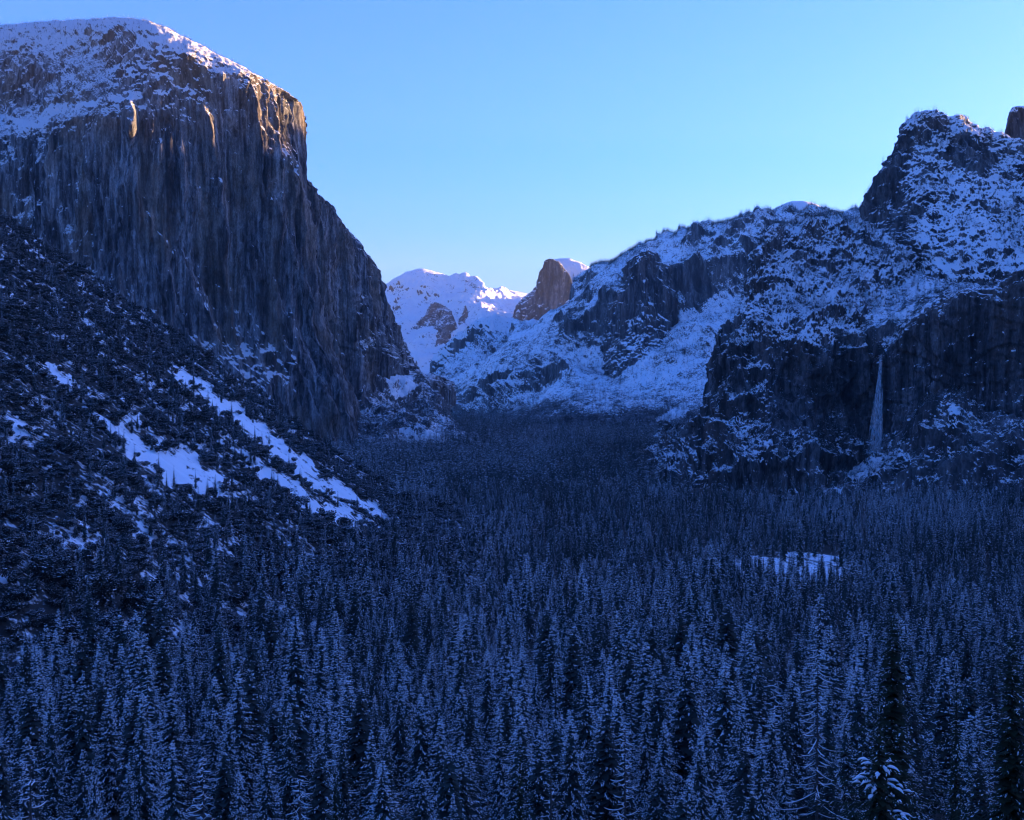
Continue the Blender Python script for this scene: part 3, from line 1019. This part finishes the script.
PID = {'hi': [], 'mid': [], 'low': [], 'oak': [], 'far': []}
for i, (R, fr, sn_, pw, irr) in enumerate(((7.4, .85, .40, 1.0, .25), (9.2, .6, .38, .9, .4), (8.2, .25, .14, .92, .42), (7.8, .7, .40, 1.0, .3), (8.6, .5, .4, .55, .75))):
    c = conifer(200 + i, 40, R, .05, 46, 7, 16, 1.0, fr, sn_, .65, irr, pw)
    c.tube([(0, 0, -3), (0, 0, 20), (0, 0, 34)], [.42, .22, .05], 3, 5)
    PID['hi'].append(proto(c, CROWN_MATS + [M_BARK]))
for i, (R, fr, sn_, pw, irr) in enumerate(((7.2, .8, .40, 1.0, .25), (8.8, .55, .34, .9, .42), (7.8, .18, .1, .95, .45), (7.4, .65, .40, 1.0, .3), (6.4, .4, .2, 1.05, .3))):
    c = conifer(220 + i, 40, R, .06, 26, 6, 8, 1.7, fr, sn_, .6, irr, pw)
    PID['mid'].append(proto(c, CROWN_MATS + [M_BARK]))
for i, (R, fr, sn_, pw, irr) in enumerate(((6.4, .42, .22, 1.05, .25), (7.6, .28, .16, .9, .4), (7.0, .08, .04, 1.0, .4), (6.6, .34, .24, 1.0, .3))):
    c = conifer(240 + i, 40, R, .04, 12, 5, 2, 4.2, fr, sn_, .45, irr, pw)
    PID['low'].append(proto(c, CROWN_MATS))
for i, s_ in enumerate((.95, .65, 1.0, .45)):
    PID['oak'].append(proto(brush(260 + i, 10, 5, 620, s_, 1.2), [M_OAK, M_FROST, M_SNOW]))
for i, s_ in enumerate((.12, .3, .05)):
    c = conifer(280 + i, 30, 4.2, .04, 8, 5, 1, 5.5, s_, s_ * .9, .4, .35, .75)
    PID['far'].append(proto(c, CROWN_MATS))


def scatter(name, P, scl, rot, pid, label, cat):
    me = bpy.data.meshes.new(name)
    me.vertices.add(len(P))
    me.vertices.foreach_set('co', np.ascontiguousarray(P, np.float32).ravel())
    for a, arr, ty in (('scl', scl, 'FLOAT'), ('rot', rot, 'FLOAT'), ('pid', pid, 'INT')):
        q = me.attributes.new(a, ty, 'POINT')
        q.data.foreach_set('value', np.ascontiguousarray(arr, np.float32 if ty == 'FLOAT' else np.int32))
    o = link(bpy.data.objects.new(name, me))
    ng = bpy.data.node_groups.new(name, 'GeometryNodeTree')
    ng.interface.new_socket('Geometry', in_out='INPUT', socket_type='NodeSocketGeometry')
    ng.interface.new_socket('Geometry', in_out='OUTPUT', socket_type='NodeSocketGeometry')
    gi, go = ng.nodes.new('NodeGroupInput'), ng.nodes.new('NodeGroupOutput')
    ip = ng.nodes.new('GeometryNodeInstanceOnPoints')
    ci = ng.nodes.new('GeometryNodeCollectionInfo')
    ci.inputs['Collection'].default_value = PROTO
    ci.inputs['Separate Children'].default_value = True
    ci.inputs['Reset Children'].default_value = True
    ip.inputs['Pick Instance'].default_value = True

    def na(nm, ty):
        n = ng.nodes.new('GeometryNodeInputNamedAttribute')
        n.data_type = ty
        n.inputs['Name'].default_value = nm
        return n.outputs['Attribute']
    cx = ng.nodes.new('ShaderNodeCombineXYZ')
    er = ng.nodes.new('FunctionNodeEulerToRotation')
    ng.links.new(na('rot', 'FLOAT'), cx.inputs[2])
    ng.links.new(cx.outputs[0], er.inputs[0])
    ng.links.new(er.outputs[0], ip.inputs['Rotation'])
    ng.links.new(na('scl', 'FLOAT'), ip.inputs['Scale'])
    ng.links.new(na('pid', 'INT'), ip.inputs['Instance Index'])
    ng.links.new(gi.outputs[0], ip.inputs['Points'])
    ng.links.new(ci.outputs[0], ip.inputs['Instance'])
    ng.links.new(ip.outputs[0], go.inputs[0])
    md = o.modifiers.new('scatter', 'NODES')
    md.node_group = ng
    return tag(o, label, cat, kind='stuff')


def jgrid(x0, x1, y0, y1, cell):
    gx, gy = np.meshgrid(np.arange(x0, x1, cell), np.arange(y0, y1, cell))
    x = gx.ravel() + RNG.uniform(-.48, .48, gx.size) * cell
    y = gy.ravel() + RNG.uniform(-.48, .48, gx.size) * cell
    k = np.abs(x) < .56 * y + 40
    return x[k], y[k]


# --- valley forest positions
xs, ys, hs = [], [], []
for y0, y1, cell in ((205, 700, 15.0), (700, 1500, 15.0), (1500, 2600, 16.0), (2600, 4200, 18.0), (4200, 6400, 23.0)):
    x, y = jgrid(-.6 * y1, .6 * y1, y0, y1, cell)
    xs.append(x)
    ys.append(y)
tx_, ty_ = np.concatenate(xs), np.concatenate(ys)
P2 = np.stack([tx_, ty_, tx_ * 0], -1)
gzv = h_ground(tx_, ty_)
tzv = h_talus(tx_, ty_)
on_talus = tzv > gzv
zz = np.maximum(gzv, tzv)
patch = fbm(P2, 130, 3, 70.0)
small = fbm(P2, 45, 2, 71.0)
hgt = 29 + patch * 14 + RNG.normal(size=len(tx_)) * 10 + (RNG.random(len(tx_)) < .16) * 13
hgt = np.clip(hgt, 11, 56)
bx_, by_, _ = project(np.stack([tx_, ty_, zz], -1))
toe = (tzv > gzv + 4) & (bx_ > 120) & (bx_ < 470) & (by_ < 560)
hgt = np.where(toe, hgt * .45, hgt)
inch = np.zeros(len(tx_), bool)
for c in CHUTES:
    inch |= in_poly(bx_, by_, c)
keep = (RNG.random(len(tx_)) < .9) & (small > -.6 + RNG.normal(size=len(tx_)) * .1)
mw = meadow_w(tx_, ty_)
keep &= ~((mw > .3) & (RNG.random(len(tx_)) > .13))
# no forest where the rock walls stand or high on the talus
keep &= tzv < gzv + 70 + patch * 45
keep &= ~((ty_ > 2150) & (tx_ > 330 + (ty_ - 2150) * .12) & (ty_ < 3300))
ppx, ppy, pf = project(np.stack([tx_, ty_, zz + hgt], -1))
# near trees stay below the line where the photo's forest begins
lim = np.interp(ty_, [200, 260, 320, 420, 560, 800], [770, 715, 668, 610, 560, 520])
over = lim - ppy
hgt = np.where((over > 0) & (ty_ < 800), hgt - over * ty_ / F - RNG.uniform(0, 7, len(hgt)), hgt)
keep &= hgt > 5
keep &= ~(inch & (RNG.random(len(tx_)) > .1))
on_slope = tzv > gzv + 4
tx_, ty_, zz, hgt, patch, small, on_slope = [a[keep] for a in (tx_, ty_, zz, hgt, patch, small, on_slope)]
print('valley trees', len(tx_))
ppx, ppy, pf = project(np.stack([tx_, ty_, zz + hgt], -1))
vis = (ppx > 4) & (ppx < 1020) & (ppy < 808) & (ppy > 0)
size = np.where(vis, hgt / np.maximum(ty_, 1), 0)

# --- single trees that stand out in the foreground
NEAR = []


def place(name, label, cat, x, y, z, rot, scl, parts, group=None):
    o = link(bpy.data.objects.new(name, None))
    o.location = (x, y, z)
    o.rotation_euler = (0, 0, rot)
    o.scale = (scl, scl, scl)
    o.empty_display_size = 2
    tag(o, label, cat, group)
    for nm, me in parts:
        c = link(bpy.data.objects.new(nm, me))
        c.parent = o
    return o


def foreground(px, top, d, name, label, parts, H, rot=0.0, sx=1.0):
    p = at(px, top, d)
    g = float(max(h_ground(np.array([p[0]]), np.array([p[1]]))[0], h_talus(np.array([p[0]]), np.array([p[1]]))[0]))
    s = (p[2] - g) / H
    o = place(name, label, 'tree', p[0], p[1], g - .3, rot, s, parts)
    o.scale = (max(s, .62) * sx, max(s, .62) * sx, s)
    NEAR.append((p[0], p[1], 5.0))
    return o


def snag_parts(seed, H, R, z0, n, snow=.9, droop=.5, up=.55):
    b, s = snag(seed, H, R, z0, n, snow, droop, up)
    t = trunk_quads(H, .34, seed=seed)
    n = len(b.v)
    b.v += s.v
    b.q += [tuple(i + n for i in q) for q in s.q]
    b.m += [1] * len(s.q)
    return [('trunk', t.mesh('trunk', [M_DEAD], True)), ('crown', b.mesh('crown', [M_DEAD, M_SNOW], True))]


def pine_parts(seed, H, R, z0, nwh, nbr, nsp, spl, frost, snow, droop=.3, irr=.5, power=.6, mats=None, r0=.5):
    c = conifer(seed, H, R, z0, nwh, nbr, nsp, spl, frost, snow, droop, irr, power, 1.0, .6)
    return [('trunk', trunk_quads(H, r0, seed=seed).mesh('trunk', [M_BARK], True)), ('crown', c.mesh('crown', mats or [M_PINE, M_FROST, M_SNOW]))]


foreground(893, 612, 190, 'pine_tree', 'tallest dark green pine at lower right, almost free of snow', pine_parts(301, 44, 11.0, .1, 56, 9, 44, .8, .05, .06), 44, .4)
foreground(1013, 628, 178, 'pine_tree', 'dark green pine cut by the right edge of the picture', pine_parts(302, 42, 9.0, .1, 56, 9, 38, .8, .06, .07), 42, 1.4)
foreground(957, 660, 226, 'pine_tree', 'thin dark pine with visible bare trunk between two dark green pines', pine_parts(303, 40, 4.6, .2, 46, 6, 18, .7, .25, .25, .45, .55, .8), 40, 2.0)
foreground(818, 640, 235, 'dead_tree', 'tall bare dead conifer with long snow-lined branches at lower right', snag_parts(304, 42, 7.2, .22, 74, .9, .55, .35), 42, .3)
foreground(625, 716, 240, 'dead_tree', 'bare dead conifer with tiers of curved snowy branches at bottom centre', snag_parts(305, 27, 5.4, .05, 62, .95, .55, .6), 27, .9)
foreground(30, 742, 215, 'dead_tree', 'bare dead tree with few wide upcurved snowy branches at lower left corner', snag_parts(306, 22, 5.2, .1, 20, 1.0, .35, .5), 22, .1)
foreground(203, 752, 232, 'dead_tree', 'sparse dead conifer thick with snow-lined twigs near bottom left', snag_parts(307, 22, 5.0, .08, 52, 1.0, .3, .3), 22, 2.2)
foreground(551, 748, 226, 'dead_tree', 'thin leafless dead trunk with one long snowy branch at bottom centre', snag_parts(308, 22, 4.2, .1, 24, .7, .4, .6), 22, 1.1)
foreground(300, 772, 222, 'dead_tree', 'short dead conifer with level snowy branches at the bottom edge', snag_parts(309, 17, 4.4, .08, 40, 1.0, .25, .2), 17, .7)
foreground(520, 736, 236, 'pine_tree', 'slim dark green conifer with dotted snow at bottom centre', pine_parts(310, 26, 4.4, .05, 40, 7, 13, .65, .16, .2, .5, .35, .9), 26, .2)
foreground(335, 758, 228, 'pine_tree', 'slim greenish conifer with light snow near the bottom edge', pine_parts(311, 24, 4.0, .05, 38, 7, 12, .65, .2, .18, .5, .35, .9), 24, .2)
foreground(240, 772, 250, 'conifer_tree', 'small narrow white-frosted conifer beside sparse dead tree at bottom left', pine_parts(312, 16, 3.4, .05, 38, 8, 11, .5, .85, .5, .5, .2, .8, CROWN_MATS, .25), 16, .2)
foreground(94, 766, 250, 'conifer_tree', 'small pointed frosted conifer at the bottom left', pine_parts(313, 16, 3.6, .05, 38, 8, 11, .5, .8, .45, .5, .2, .8, CROWN_MATS, .25), 16, 1.2)
foreground(820, 592, 410, 'conifer_tree', 'tall frosted conifer with drooping rounded white top right of centre', pine_parts(314, 46, 7.4, .06, 50, 8, 20, .85, .8, .45, .8, .3, .6, CROWN_MATS), 46, .2)
foreground(692, 622, 500, 'conifer_tree', 'broad pale frosted spire standing taller than its neighbours right of centre', pine_parts(315, 46, 9.2, .04, 56, 9, 26, .85, .9, .42, .7, .2, .95, CROWN_MATS), 46, .8)
foreground(502, 655, 430, 'conifer_tree', 'slender ragged frosted conifer with bright snow flecks at centre', pine_parts(316, 40, 6.2, .04, 46, 7, 17, .8, .75, .5, .6, .45, .9, CROWN_MATS), 40, .8)
foreground(556, 662, 425, 'conifer_tree', 'very thin frosted spire with snowy tip just right of centre', pine_parts(317, 38, 3.6, .04, 46, 7, 11, .7, .85, .5, .6, .3, .9, CROWN_MATS), 38, .8)
foreground(743, 700, 300, 'conifer_tree', 'round-topped snowy conifer with draped branches lower right of centre', pine_parts(318, 30, 6.4, .05, 40, 8, 18, .75, .75, .55, .8, .25, .6, CROWN_MATS), 30, .8)

# young tree close by, its boughs weighed down with slabs of snow
hv = pine_parts(320, 26, 7.5, .1, 34, 7, 30, .65, .1, .12, .4, .5, .75)
r_ = np.random.default_rng(5)
for i in range(64):
    sl_ = Quads()
    t = r_.random() * .7
    az_ = r_.uniform(0, 6.28)
    rad_ = 7.5 * (1 - t) ** .75 * r_.uniform(.45, .95) + .2
    h_ = np.array((math.cos(az_), math.sin(az_), 0))
    p_ = h_ * rad_ + np.array((0, 0, 26 * (.12 + .84 * t) - .3 * rad_))
    L_ = r_.uniform(.5, 2.0)
    sl_.tube([p_ - h_ * L_ * .5, p_ - h_ * L_ * .3 + np.array((0, 0, .06)), p_ + np.array((0, 0, .05)), p_ + h_ * L_ * .3 - np.array((0, 0, .12)), p_ + h_ * L_ * .55 - np.array((0, 0, .4))],
             [.04, .2 * r_.uniform(.6, 1.4), .27 * r_.uniform(.7, 1.4), .17, .03], 0, 7)
    V_ = np.array(sl_.v).reshape(5, 7, 3)
    cz_ = V_.mean(1, keepdims=True)
    V_ = cz_ + (V_ - cz_) * np.array((1.1, 1.1, .7)) + r_.normal(size=(5, 7, 3)) * .045
    sl_.v = list(V_.reshape(-1, 3))
    hv.append(('snow_slab', sl_.mesh('snow_slab', [M_SNOW], True)))
foreground(880, 702, 130, 'pine_tree', 'young dark pine at the bottom right with thick slabs of snow on its boughs', hv, 26, .6)

nx = np.array([q[0] for q in NEAR])
ny = np.array([q[1] for q in NEAR])
dmin = np.sqrt(((tx_[:, None] - nx) ** 2 + (ty_[:, None] - ny) ** 2)).min(1)
ok = dmin > 6.5
# nothing may hide the singled-out trees from the viewpoint
for X, Y in zip(nx, ny):
    if Y < 260:
        ok &= ~((ty_ < Y) & (np.abs(tx_ - X * ty_ / Y) < 8.5))
size = np.where(ok, size, -1)

# --- the 300 largest as single trees
order = np.argsort(-size)[:300]
single = np.zeros(len(tx_), bool)
single[order] = True
for i_ in range(2):
    pr_ = dict(snag_parts(330 + i_, 34, 5.5, .2, 70, .85, .5, .45))
    KINDS[f'dead{i_}'] = (pr_['crown'], pr_['trunk'], 34)
TEXT = {
    'dead': ('slender dead conifer with thin snowy branches among the living frosted trees of the valley', 'dead conifers scattered in the near forest'),
    'spire': ('narrow frost-whitened conifer in the dense forest below the viewpoint', 'narrow frosted conifers of the near forest'),
    'broad': ('broad-crowned half-frosted conifer in the dense forest below the viewpoint', 'broad frosted conifers of the near forest'),
    'ragged': ('ragged open-crowned pine with half-frosted branches in the dense forest below the viewpoint', 'ragged pines of the near forest'),
    'dark': ('dark scarcely frosted conifer in the dense forest below the viewpoint', 'dark conifers of the near forest'),
}
FP = fbm(np.stack([tx_, ty_ * .6, tx_ * 0], -1), 75, 3, 77.0)
for i in order:
    u = .5 + RNG.normal() * .22 - FP[i] * .5
    kd = 'dark' if u > .66 else RNG.choice(('broad', 'spire', 'ragged', 'dead'), p=(.33, .43, .18, .06))
    key = kd + str(RNG.integers(2 if kd in ('dark', 'ragged', 'dead') else 3))
    crown, trunk, H = KINDS[key]
    sc_ = hgt[i] / H
    o = place('dead_tree' if kd == 'dead' else 'conifer_tree', TEXT[kd][0], 'tree', tx_[i], ty_[i], zz[i] - .5, RNG.uniform(0, 6.28), sc_, [('trunk', trunk), ('crown', crown)], TEXT[kd][1])
    wid = max(sc_, .6) * RNG.uniform(.88, 1.2)
    o.scale = (wid, wid, sc_)

rest = ok & ~single
X, Y, Z, Hh_ = tx_[rest], ty_[rest], zz[rest], hgt[rest]
sm_ = small[rest] + patch[rest] * .5
pid = np.zeros(len(X), int)
rr = .5 + RNG.normal(size=len(X)) * .17 - fbm(np.stack([X, Y * .6, X * 0], -1), 75, 3, 77.0) * .55 - fbm(np.stack([X, Y * .6, X * 0], -1), 420, 2, 78.0) * .55
for lod, lo, hi in (('hi', 0, 820), ('mid', 820, 2100), ('low', 2100, 99999)):
    k = (Y >= lo) & (Y < hi)
    ids = np.array(PID[lod])
    ordr = {'hi': [2, 1, 4, 3, 0], 'mid': [2, 4, 1, 3, 0], 'low': [2, 1, 3, 0]}[lod]
    sel = np.clip(((1 - rr) * len(ids)).astype(int), 0, len(ids) - 1)
    pid[k] = ids[np.array(ordr)][sel[k]]
sc_rest = Hh_ / 40 * RNG.uniform(.95, 1.05, len(X))
oaks = on_slope[rest] & (RNG.random(len(X)) < .55 + fbm(np.stack([X, Y, X * 0], -1), 60, 2, 76.0) * .6)
pid = np.where(oaks, np.array(PID['oak'])[RNG.integers(0, 4, len(X))], pid)
sc_rest = np.where(oaks, RNG.uniform(.8, 1.7, len(X)), sc_rest)
scatter('conifer_forest', np.stack([X, Y, Z - .5], -1), sc_rest, RNG.uniform(0, 6.28, len(X)), pid,
        'dense frosted conifer forest filling the valley beyond the nearest trees', 'forest')

# --- brush and oaks on the talus slope
ids = RNG.random(TP.shape[:2]).ravel()
flat = TP.reshape(-1, 3)
g2_ = h_ground(flat[:, 0], flat[:, 1])
fp = fbm(flat, 90, 3, 72.0)
fz = fbm(flat, 22, 2, 73.0)
cz = np.maximum(chute, 0).ravel()
dens = .26 * (1 + fz * .6) * (cz < .5) + .012 * (cz >= .5)
dens = dens * (flat[:, 2] > g2_ + 9 + fp * 12)
tpx_f, tpy_f = tpx.ravel(), tpy.ravel()
inview = (tpx_f > -60) & (tpx_f < 560) & (flat[:, 1] < 2050)
k = (ids < dens) & inview
B = flat[k] + np.stack([RNG.uniform(-2, 2, k.sum()), RNG.uniform(-2, 2, k.sum()), np.zeros(k.sum())], -1)
B[:, 2] = h_talus(B[:, 0], B[:, 1]) - .3
bs = np.clip(RNG.normal(.62, .24, len(B)) + fbm(B, 60, 2, 74.0) * .25, .22, 1.5)
bpx, bpy_, bf = project(B)
fr_ = (bpx > 6) & (bpx < 470) & (bf > 200)
bsz = np.where(fr_, bs / bf, 0)
border = np.argsort(-bsz)[:150]
OAK = [(brush(400 + i, 10, 5, 1300, s_, .85).mesh('crown', [M_OAK, M_FROST, M_SNOW]), brush_stem(10, 5, 410 + i).mesh('trunk', [M_BARK], True)) for i, s_ in enumerate((.6, .35, .8))]
bsing = np.zeros(len(B), bool)
bsing[border] = True
for i in border:
    cr, st_ = OAK[RNG.integers(3)]
    place('oak_tree', 'rounded snow-flecked oak growing on the near talus slope', 'tree', *B[i], RNG.uniform(0, 6.28), bs[i], [('trunk', st_), ('crown', cr)], 'oaks on the near talus slope')
B2 = B[~bsing]
bp = np.array(PID['oak'])[RNG.integers(0, 4, len(B2))]
cf = RNG.random(len(B2)) < .16
bp = np.where(cf, np.array(PID['mid'])[RNG.integers(0, 5, len(B2))], bp)
bsc = np.where(cf, RNG.uniform(.3, .6, len(B2)), bs[~bsing])
print('brush', len(B))
scatter('hillside_brush', B2, bsc, RNG.uniform(0, 6.28, len(B2)), bp, 'snow-flecked oak and brush cover on the talus slope', 'brush')

# --- woods on the mountains
MP, MS, MI = [], [], []


def wood(label, n, hgt_, fn, nzmin=.25, far=True):
    P, Nn, px, py, sn = SURF[label]
    a = np.linalg.norm(np.cross(np.gradient(P, axis=1), np.gradient(P, axis=0)), axis=-1)
    w = a * sstep(nzmin, nzmin + .25, Nn[..., 2]) * np.clip(fn(P, px, py, sn), 0, 1)
    w = w * ((px > -40) & (px < 1070))
    w = w.ravel() / w.sum()
    i = RNG.choice(len(w), n, p=w)
    q = P.reshape(-1, 3)[i].copy()
    st_ = float(np.sqrt(np.median(a))) * .6
    nn = Nn.reshape(-1, 3)[i]
    j = RNG.uniform(-st_, st_, (n, 2))
    q[:, 0] += j[:, 0]
    q[:, 1] += j[:, 1]
    q[:, 2] -= (nn[:, 0] * j[:, 0] + nn[:, 1] * j[:, 1]) / np.maximum(nn[:, 2], .3) + .6
    MP.append(q)
    MS.append(RNG.uniform(.55, 1.2, n) * hgt_ / (30 if far else 10))
    MI.append(np.array(PID['far' if far else 'oak'])[RNG.choice(3, n, p=[.5, .2, .3])])


def clumps(s, lo, hi, seed):
    return lambda P, px, py, sn: sstep(lo, hi, fbm(P, s, 4, seed)) + .03


wood('long wooded snowy ridge with cliffs along the valley side', 26000, 27, lambda P, px, py, sn: (px < 890) * ((sstep(-.25, .5, fbm(P, 320, 4, 80.0)) * .6 + .1) + 1.3 * sstep(396, 424, py)), .12)
def skyline(px, py, x0, x1, wid=2.5):
    b = np.clip(((px - x0) / 2).astype(int), 0, int((x1 - x0) / 2))
    ok_ = (px > x0) & (px < x1)
    mn = np.full(b.max() + 1, 1e9)
    np.minimum.at(mn, b[ok_], py[ok_])
    return np.exp(-((py - mn[b]) / wid) ** 2) * ok_


wood('long wooded snowy ridge with cliffs along the valley side', 3200, 25, lambda P, px, py, sn: skyline(px, py, 590, 870, 3.5) * (.35 + sstep(-.2, .3, fbm(P, 150, 3, 90.0))), -.3)
wood('tall blocky snow-plastered peak above the waterfall bench', 60, 12, lambda P, px, py, sn: skyline(px, py, 950, 1006), -.3)
wood('snow-dusted rock buttress with dark cliff left of the waterfall', 260, 16, lambda P, px, py, sn: skyline(px, py, 755, 865), -.3)
wood('massive sheer granite cliff with snowy top and sunlit orange prow', 420, 11, lambda P, px, py, sn: skyline(px, py, -20, 300, 2), -.3)
wood('snow-dusted rock buttress with dark cliff left of the waterfall', 5200, 17, clumps(110, -.25, .4, 81.0), .2)
wood('tall blocky snow-plastered peak above the waterfall bench', 4200, 16, clumps(120, -.05, .5, 82.0), .15)
wood('snowy wooded hanging valley above the waterfall lip', 1800, 18, clumps(160, -.4, .2, 83.0), .2)
wood('boulder apron patched with snow below the waterfall and dark cliff', 1500, 15, clumps(70, -.3, .3, 84.0), .2)
wood('wooded rubble hill with snow streaks at the foot of the granite buttress', 5000, 19, lambda P, px, py, sn: sstep(-.4, .2, fbm(P, 120, 3, 85.0)) * (sn < .75), .15)
wood('massive sheer granite cliff with snowy top and sunlit orange prow', 1500, 11, lambda P, px, py, sn: np.exp(-((py - np.interp(px, [0, 80, 150, 200, 303], [38, 34, 36, 56, 100])) / 14) ** 2) * (px < 303), .1)
wood('snow slope with dark rock walls below the split dome', 1500, 26, clumps(300, -.1, .4, 86.0), .15)
wood('small smooth snow-capped dome above the wooded plateau', 150, 22, lambda P, px, py, sn: sstep(214, 222, py), .1)
MPc = np.concatenate(MP)
scatter('mountainside_woods', MPc, np.concatenate(MS), RNG.uniform(0, 6.28, len(MPc)), np.concatenate(MI),
        'scattered conifers on the snowy ledges, ridges and skylines of the mountains', 'woods')

# --- waterfall
def fall_mesh():
    r = np.random.default_rng(9)
    c = Quads()
    top_l = at(883.5, 351, 2478)
    for k in range(100):
        u = float(np.clip(r.normal() * .4, -1.3, 1.3))
        ph = r.uniform(0, 6.28)
        n = 12
        L = 1.0 if k < 10 else r.uniform(.35, .9)
        s0 = 0 if k < 10 else r.uniform(0, .45)
        pts, rad = [], []
        for i in range(n):
            f = min(1, s0 + L * i / (n - 1))
            spread = 3 + 22 * f ** 1.7
            p = at(881.5 - 5.5 * f ** .8, 353 + 100 * f, 2425 - 20 * f ** .5) + np.array((u * spread + math.sin(ph + f * r.uniform(5, 7)) * (.4 + 1.6 * f) + r.normal() * .3, r.normal() * .8, 0))
            pts.append(p)
            rad.append((.25 + .4 * f * r.uniform(.7, 1.2)) * (1 if 0 < i < n - 1 else .25))
        c.tube(pts, rad, 0, 5)
    return c.mesh('waterfall', [M_WATER], True)


M_WATER = bpy.data.materials.new('falling_water')
nt_, b_ = nodes_of(M_WATER)
g_ = N(nt_, 'ShaderNodeNewGeometry')
mp_ = N(nt_, 'ShaderNodeMapping')
mp_.inputs['Scale'].default_value = (.8, .8, .07)
nt_.links.new(g_.outputs['Position'], mp_.inputs[0])
f_ = noise_node(nt_, mp_.outputs[0], 1.0, 4)
b_.inputs['Base Color'].default_value = (.74, .77, .82, 1)
nt_.links.new(ramp(nt_, f_, [(.36, (0, 0, 0)), (.70, (.55, .55, .55))]), b_.inputs['Alpha'])
wf = link(bpy.data.objects.new('waterfall', fall_mesh()))
tag(wf, 'thin white waterfall dropping down the dark cliff on the right', 'waterfall')

# ------------------------------------------------------------------ air
hz = bpy.data.meshes.new('haze')
bmv = [(x, y, z) for x in (-15500, 15500) for y in (-5500, 22000) for z in (-75, 2300)]
hz.from_pydata(bmv, [], [(0, 1, 3, 2), (4, 6, 7, 5), (0, 4, 5, 1), (2, 3, 7, 6), (0, 2, 6, 4), (1, 5, 7, 3)])
M_HAZE = bpy.data.materials.new('haze')
M_HAZE.use_nodes = True
ntz = M_HAZE.node_tree
ntz.nodes.clear()
ozn = ntz.nodes.new('ShaderNodeOutputMaterial')
pv = ntz.nodes.new('ShaderNodeVolumePrincipled')
pv.inputs['Color'].default_value = (.78, .88, 1, 1)
pv.inputs['Density'].default_value = HAZE
ntz.links.new(pv.outputs[0], ozn.inputs['Volume'])
hz.materials.append(M_HAZE)
tag(link(bpy.data.objects.new('haze', hz)), 'thin blue winter haze in the valley air', 'haze', kind='stuff')

# ------------------------------------------------------------------ sky, sun, camera
SUN_AZ, SUN_EL = 62.0, 4.0            # azimuth to the right of the view direction
w = bpy.data.worlds.new('World')
SC.world = w
w.use_nodes = True
nt = w.node_tree
bg = nt.nodes['Background']
sky = nt.nodes.new('ShaderNodeTexSky')
sky.sky_type = 'NISHITA'
sky.sun_disc = False
sky.sun_elevation = math.radians(SUN_EL)
sky.sun_rotation = math.radians(SUN_AZ)
sky.altitude = 1400
sky.air_density = 1.2
sky.dust_density = 4.0
sky.ozone_density = 5.0
nt.links.new(sky.outputs[0], bg.inputs[0])
bg.inputs[1].default_value = .15

sl = bpy.data.lights.new('sun', 'SUN')
sl.energy = 5.0
sl.angle = math.radians(.5)
sl.color = (1.0, .64, .17)
so = link(bpy.data.objects.new('sun', sl))
az, el = math.radians(SUN_AZ), math.radians(SUN_EL)
dirv = Vector((math.sin(az) * math.cos(el), math.cos(az) * math.cos(el), math.sin(el)))
so.rotation_euler = dirv.to_track_quat('Z', 'Y').to_euler()

cam = bpy.data.cameras.new('camera')
cam.sensor_fit = 'HORIZONTAL'
cam.sensor_width = 36
cam.lens = F * 36 / 1024
cam.clip_start = 1
cam.clip_end = 90000
co = link(bpy.data.objects.new('camera', cam))
co.location = (0, 0, CAMZ)
co.rotation_euler = (math.radians(90) - PITCH, 0, 0)
SC.camera = co

vs = SC.view_settings
vs.view_transform = 'Standard'
vs.look = 'None'
vs.gamma = 1
vs.use_curve_mapping = False
vs.exposure = 2.35
vs.use_white_balance = True
vs.white_balance_temperature = 5500
vs.white_balance_tint = 47
SC.render.engine = 'CYCLES'
SC.cycles.use_denoising = True
SC.cycles.denoiser = 'OPENIMAGEDENOISE'
SC.cycles.denoising_prefilter = 'ACCURATE'
SC.cycles.filter_width = 1.15
SC.cycles.max_bounces = 7
SC.cycles.diffuse_bounces = 6
SC.cycles.volume_bounces = 0
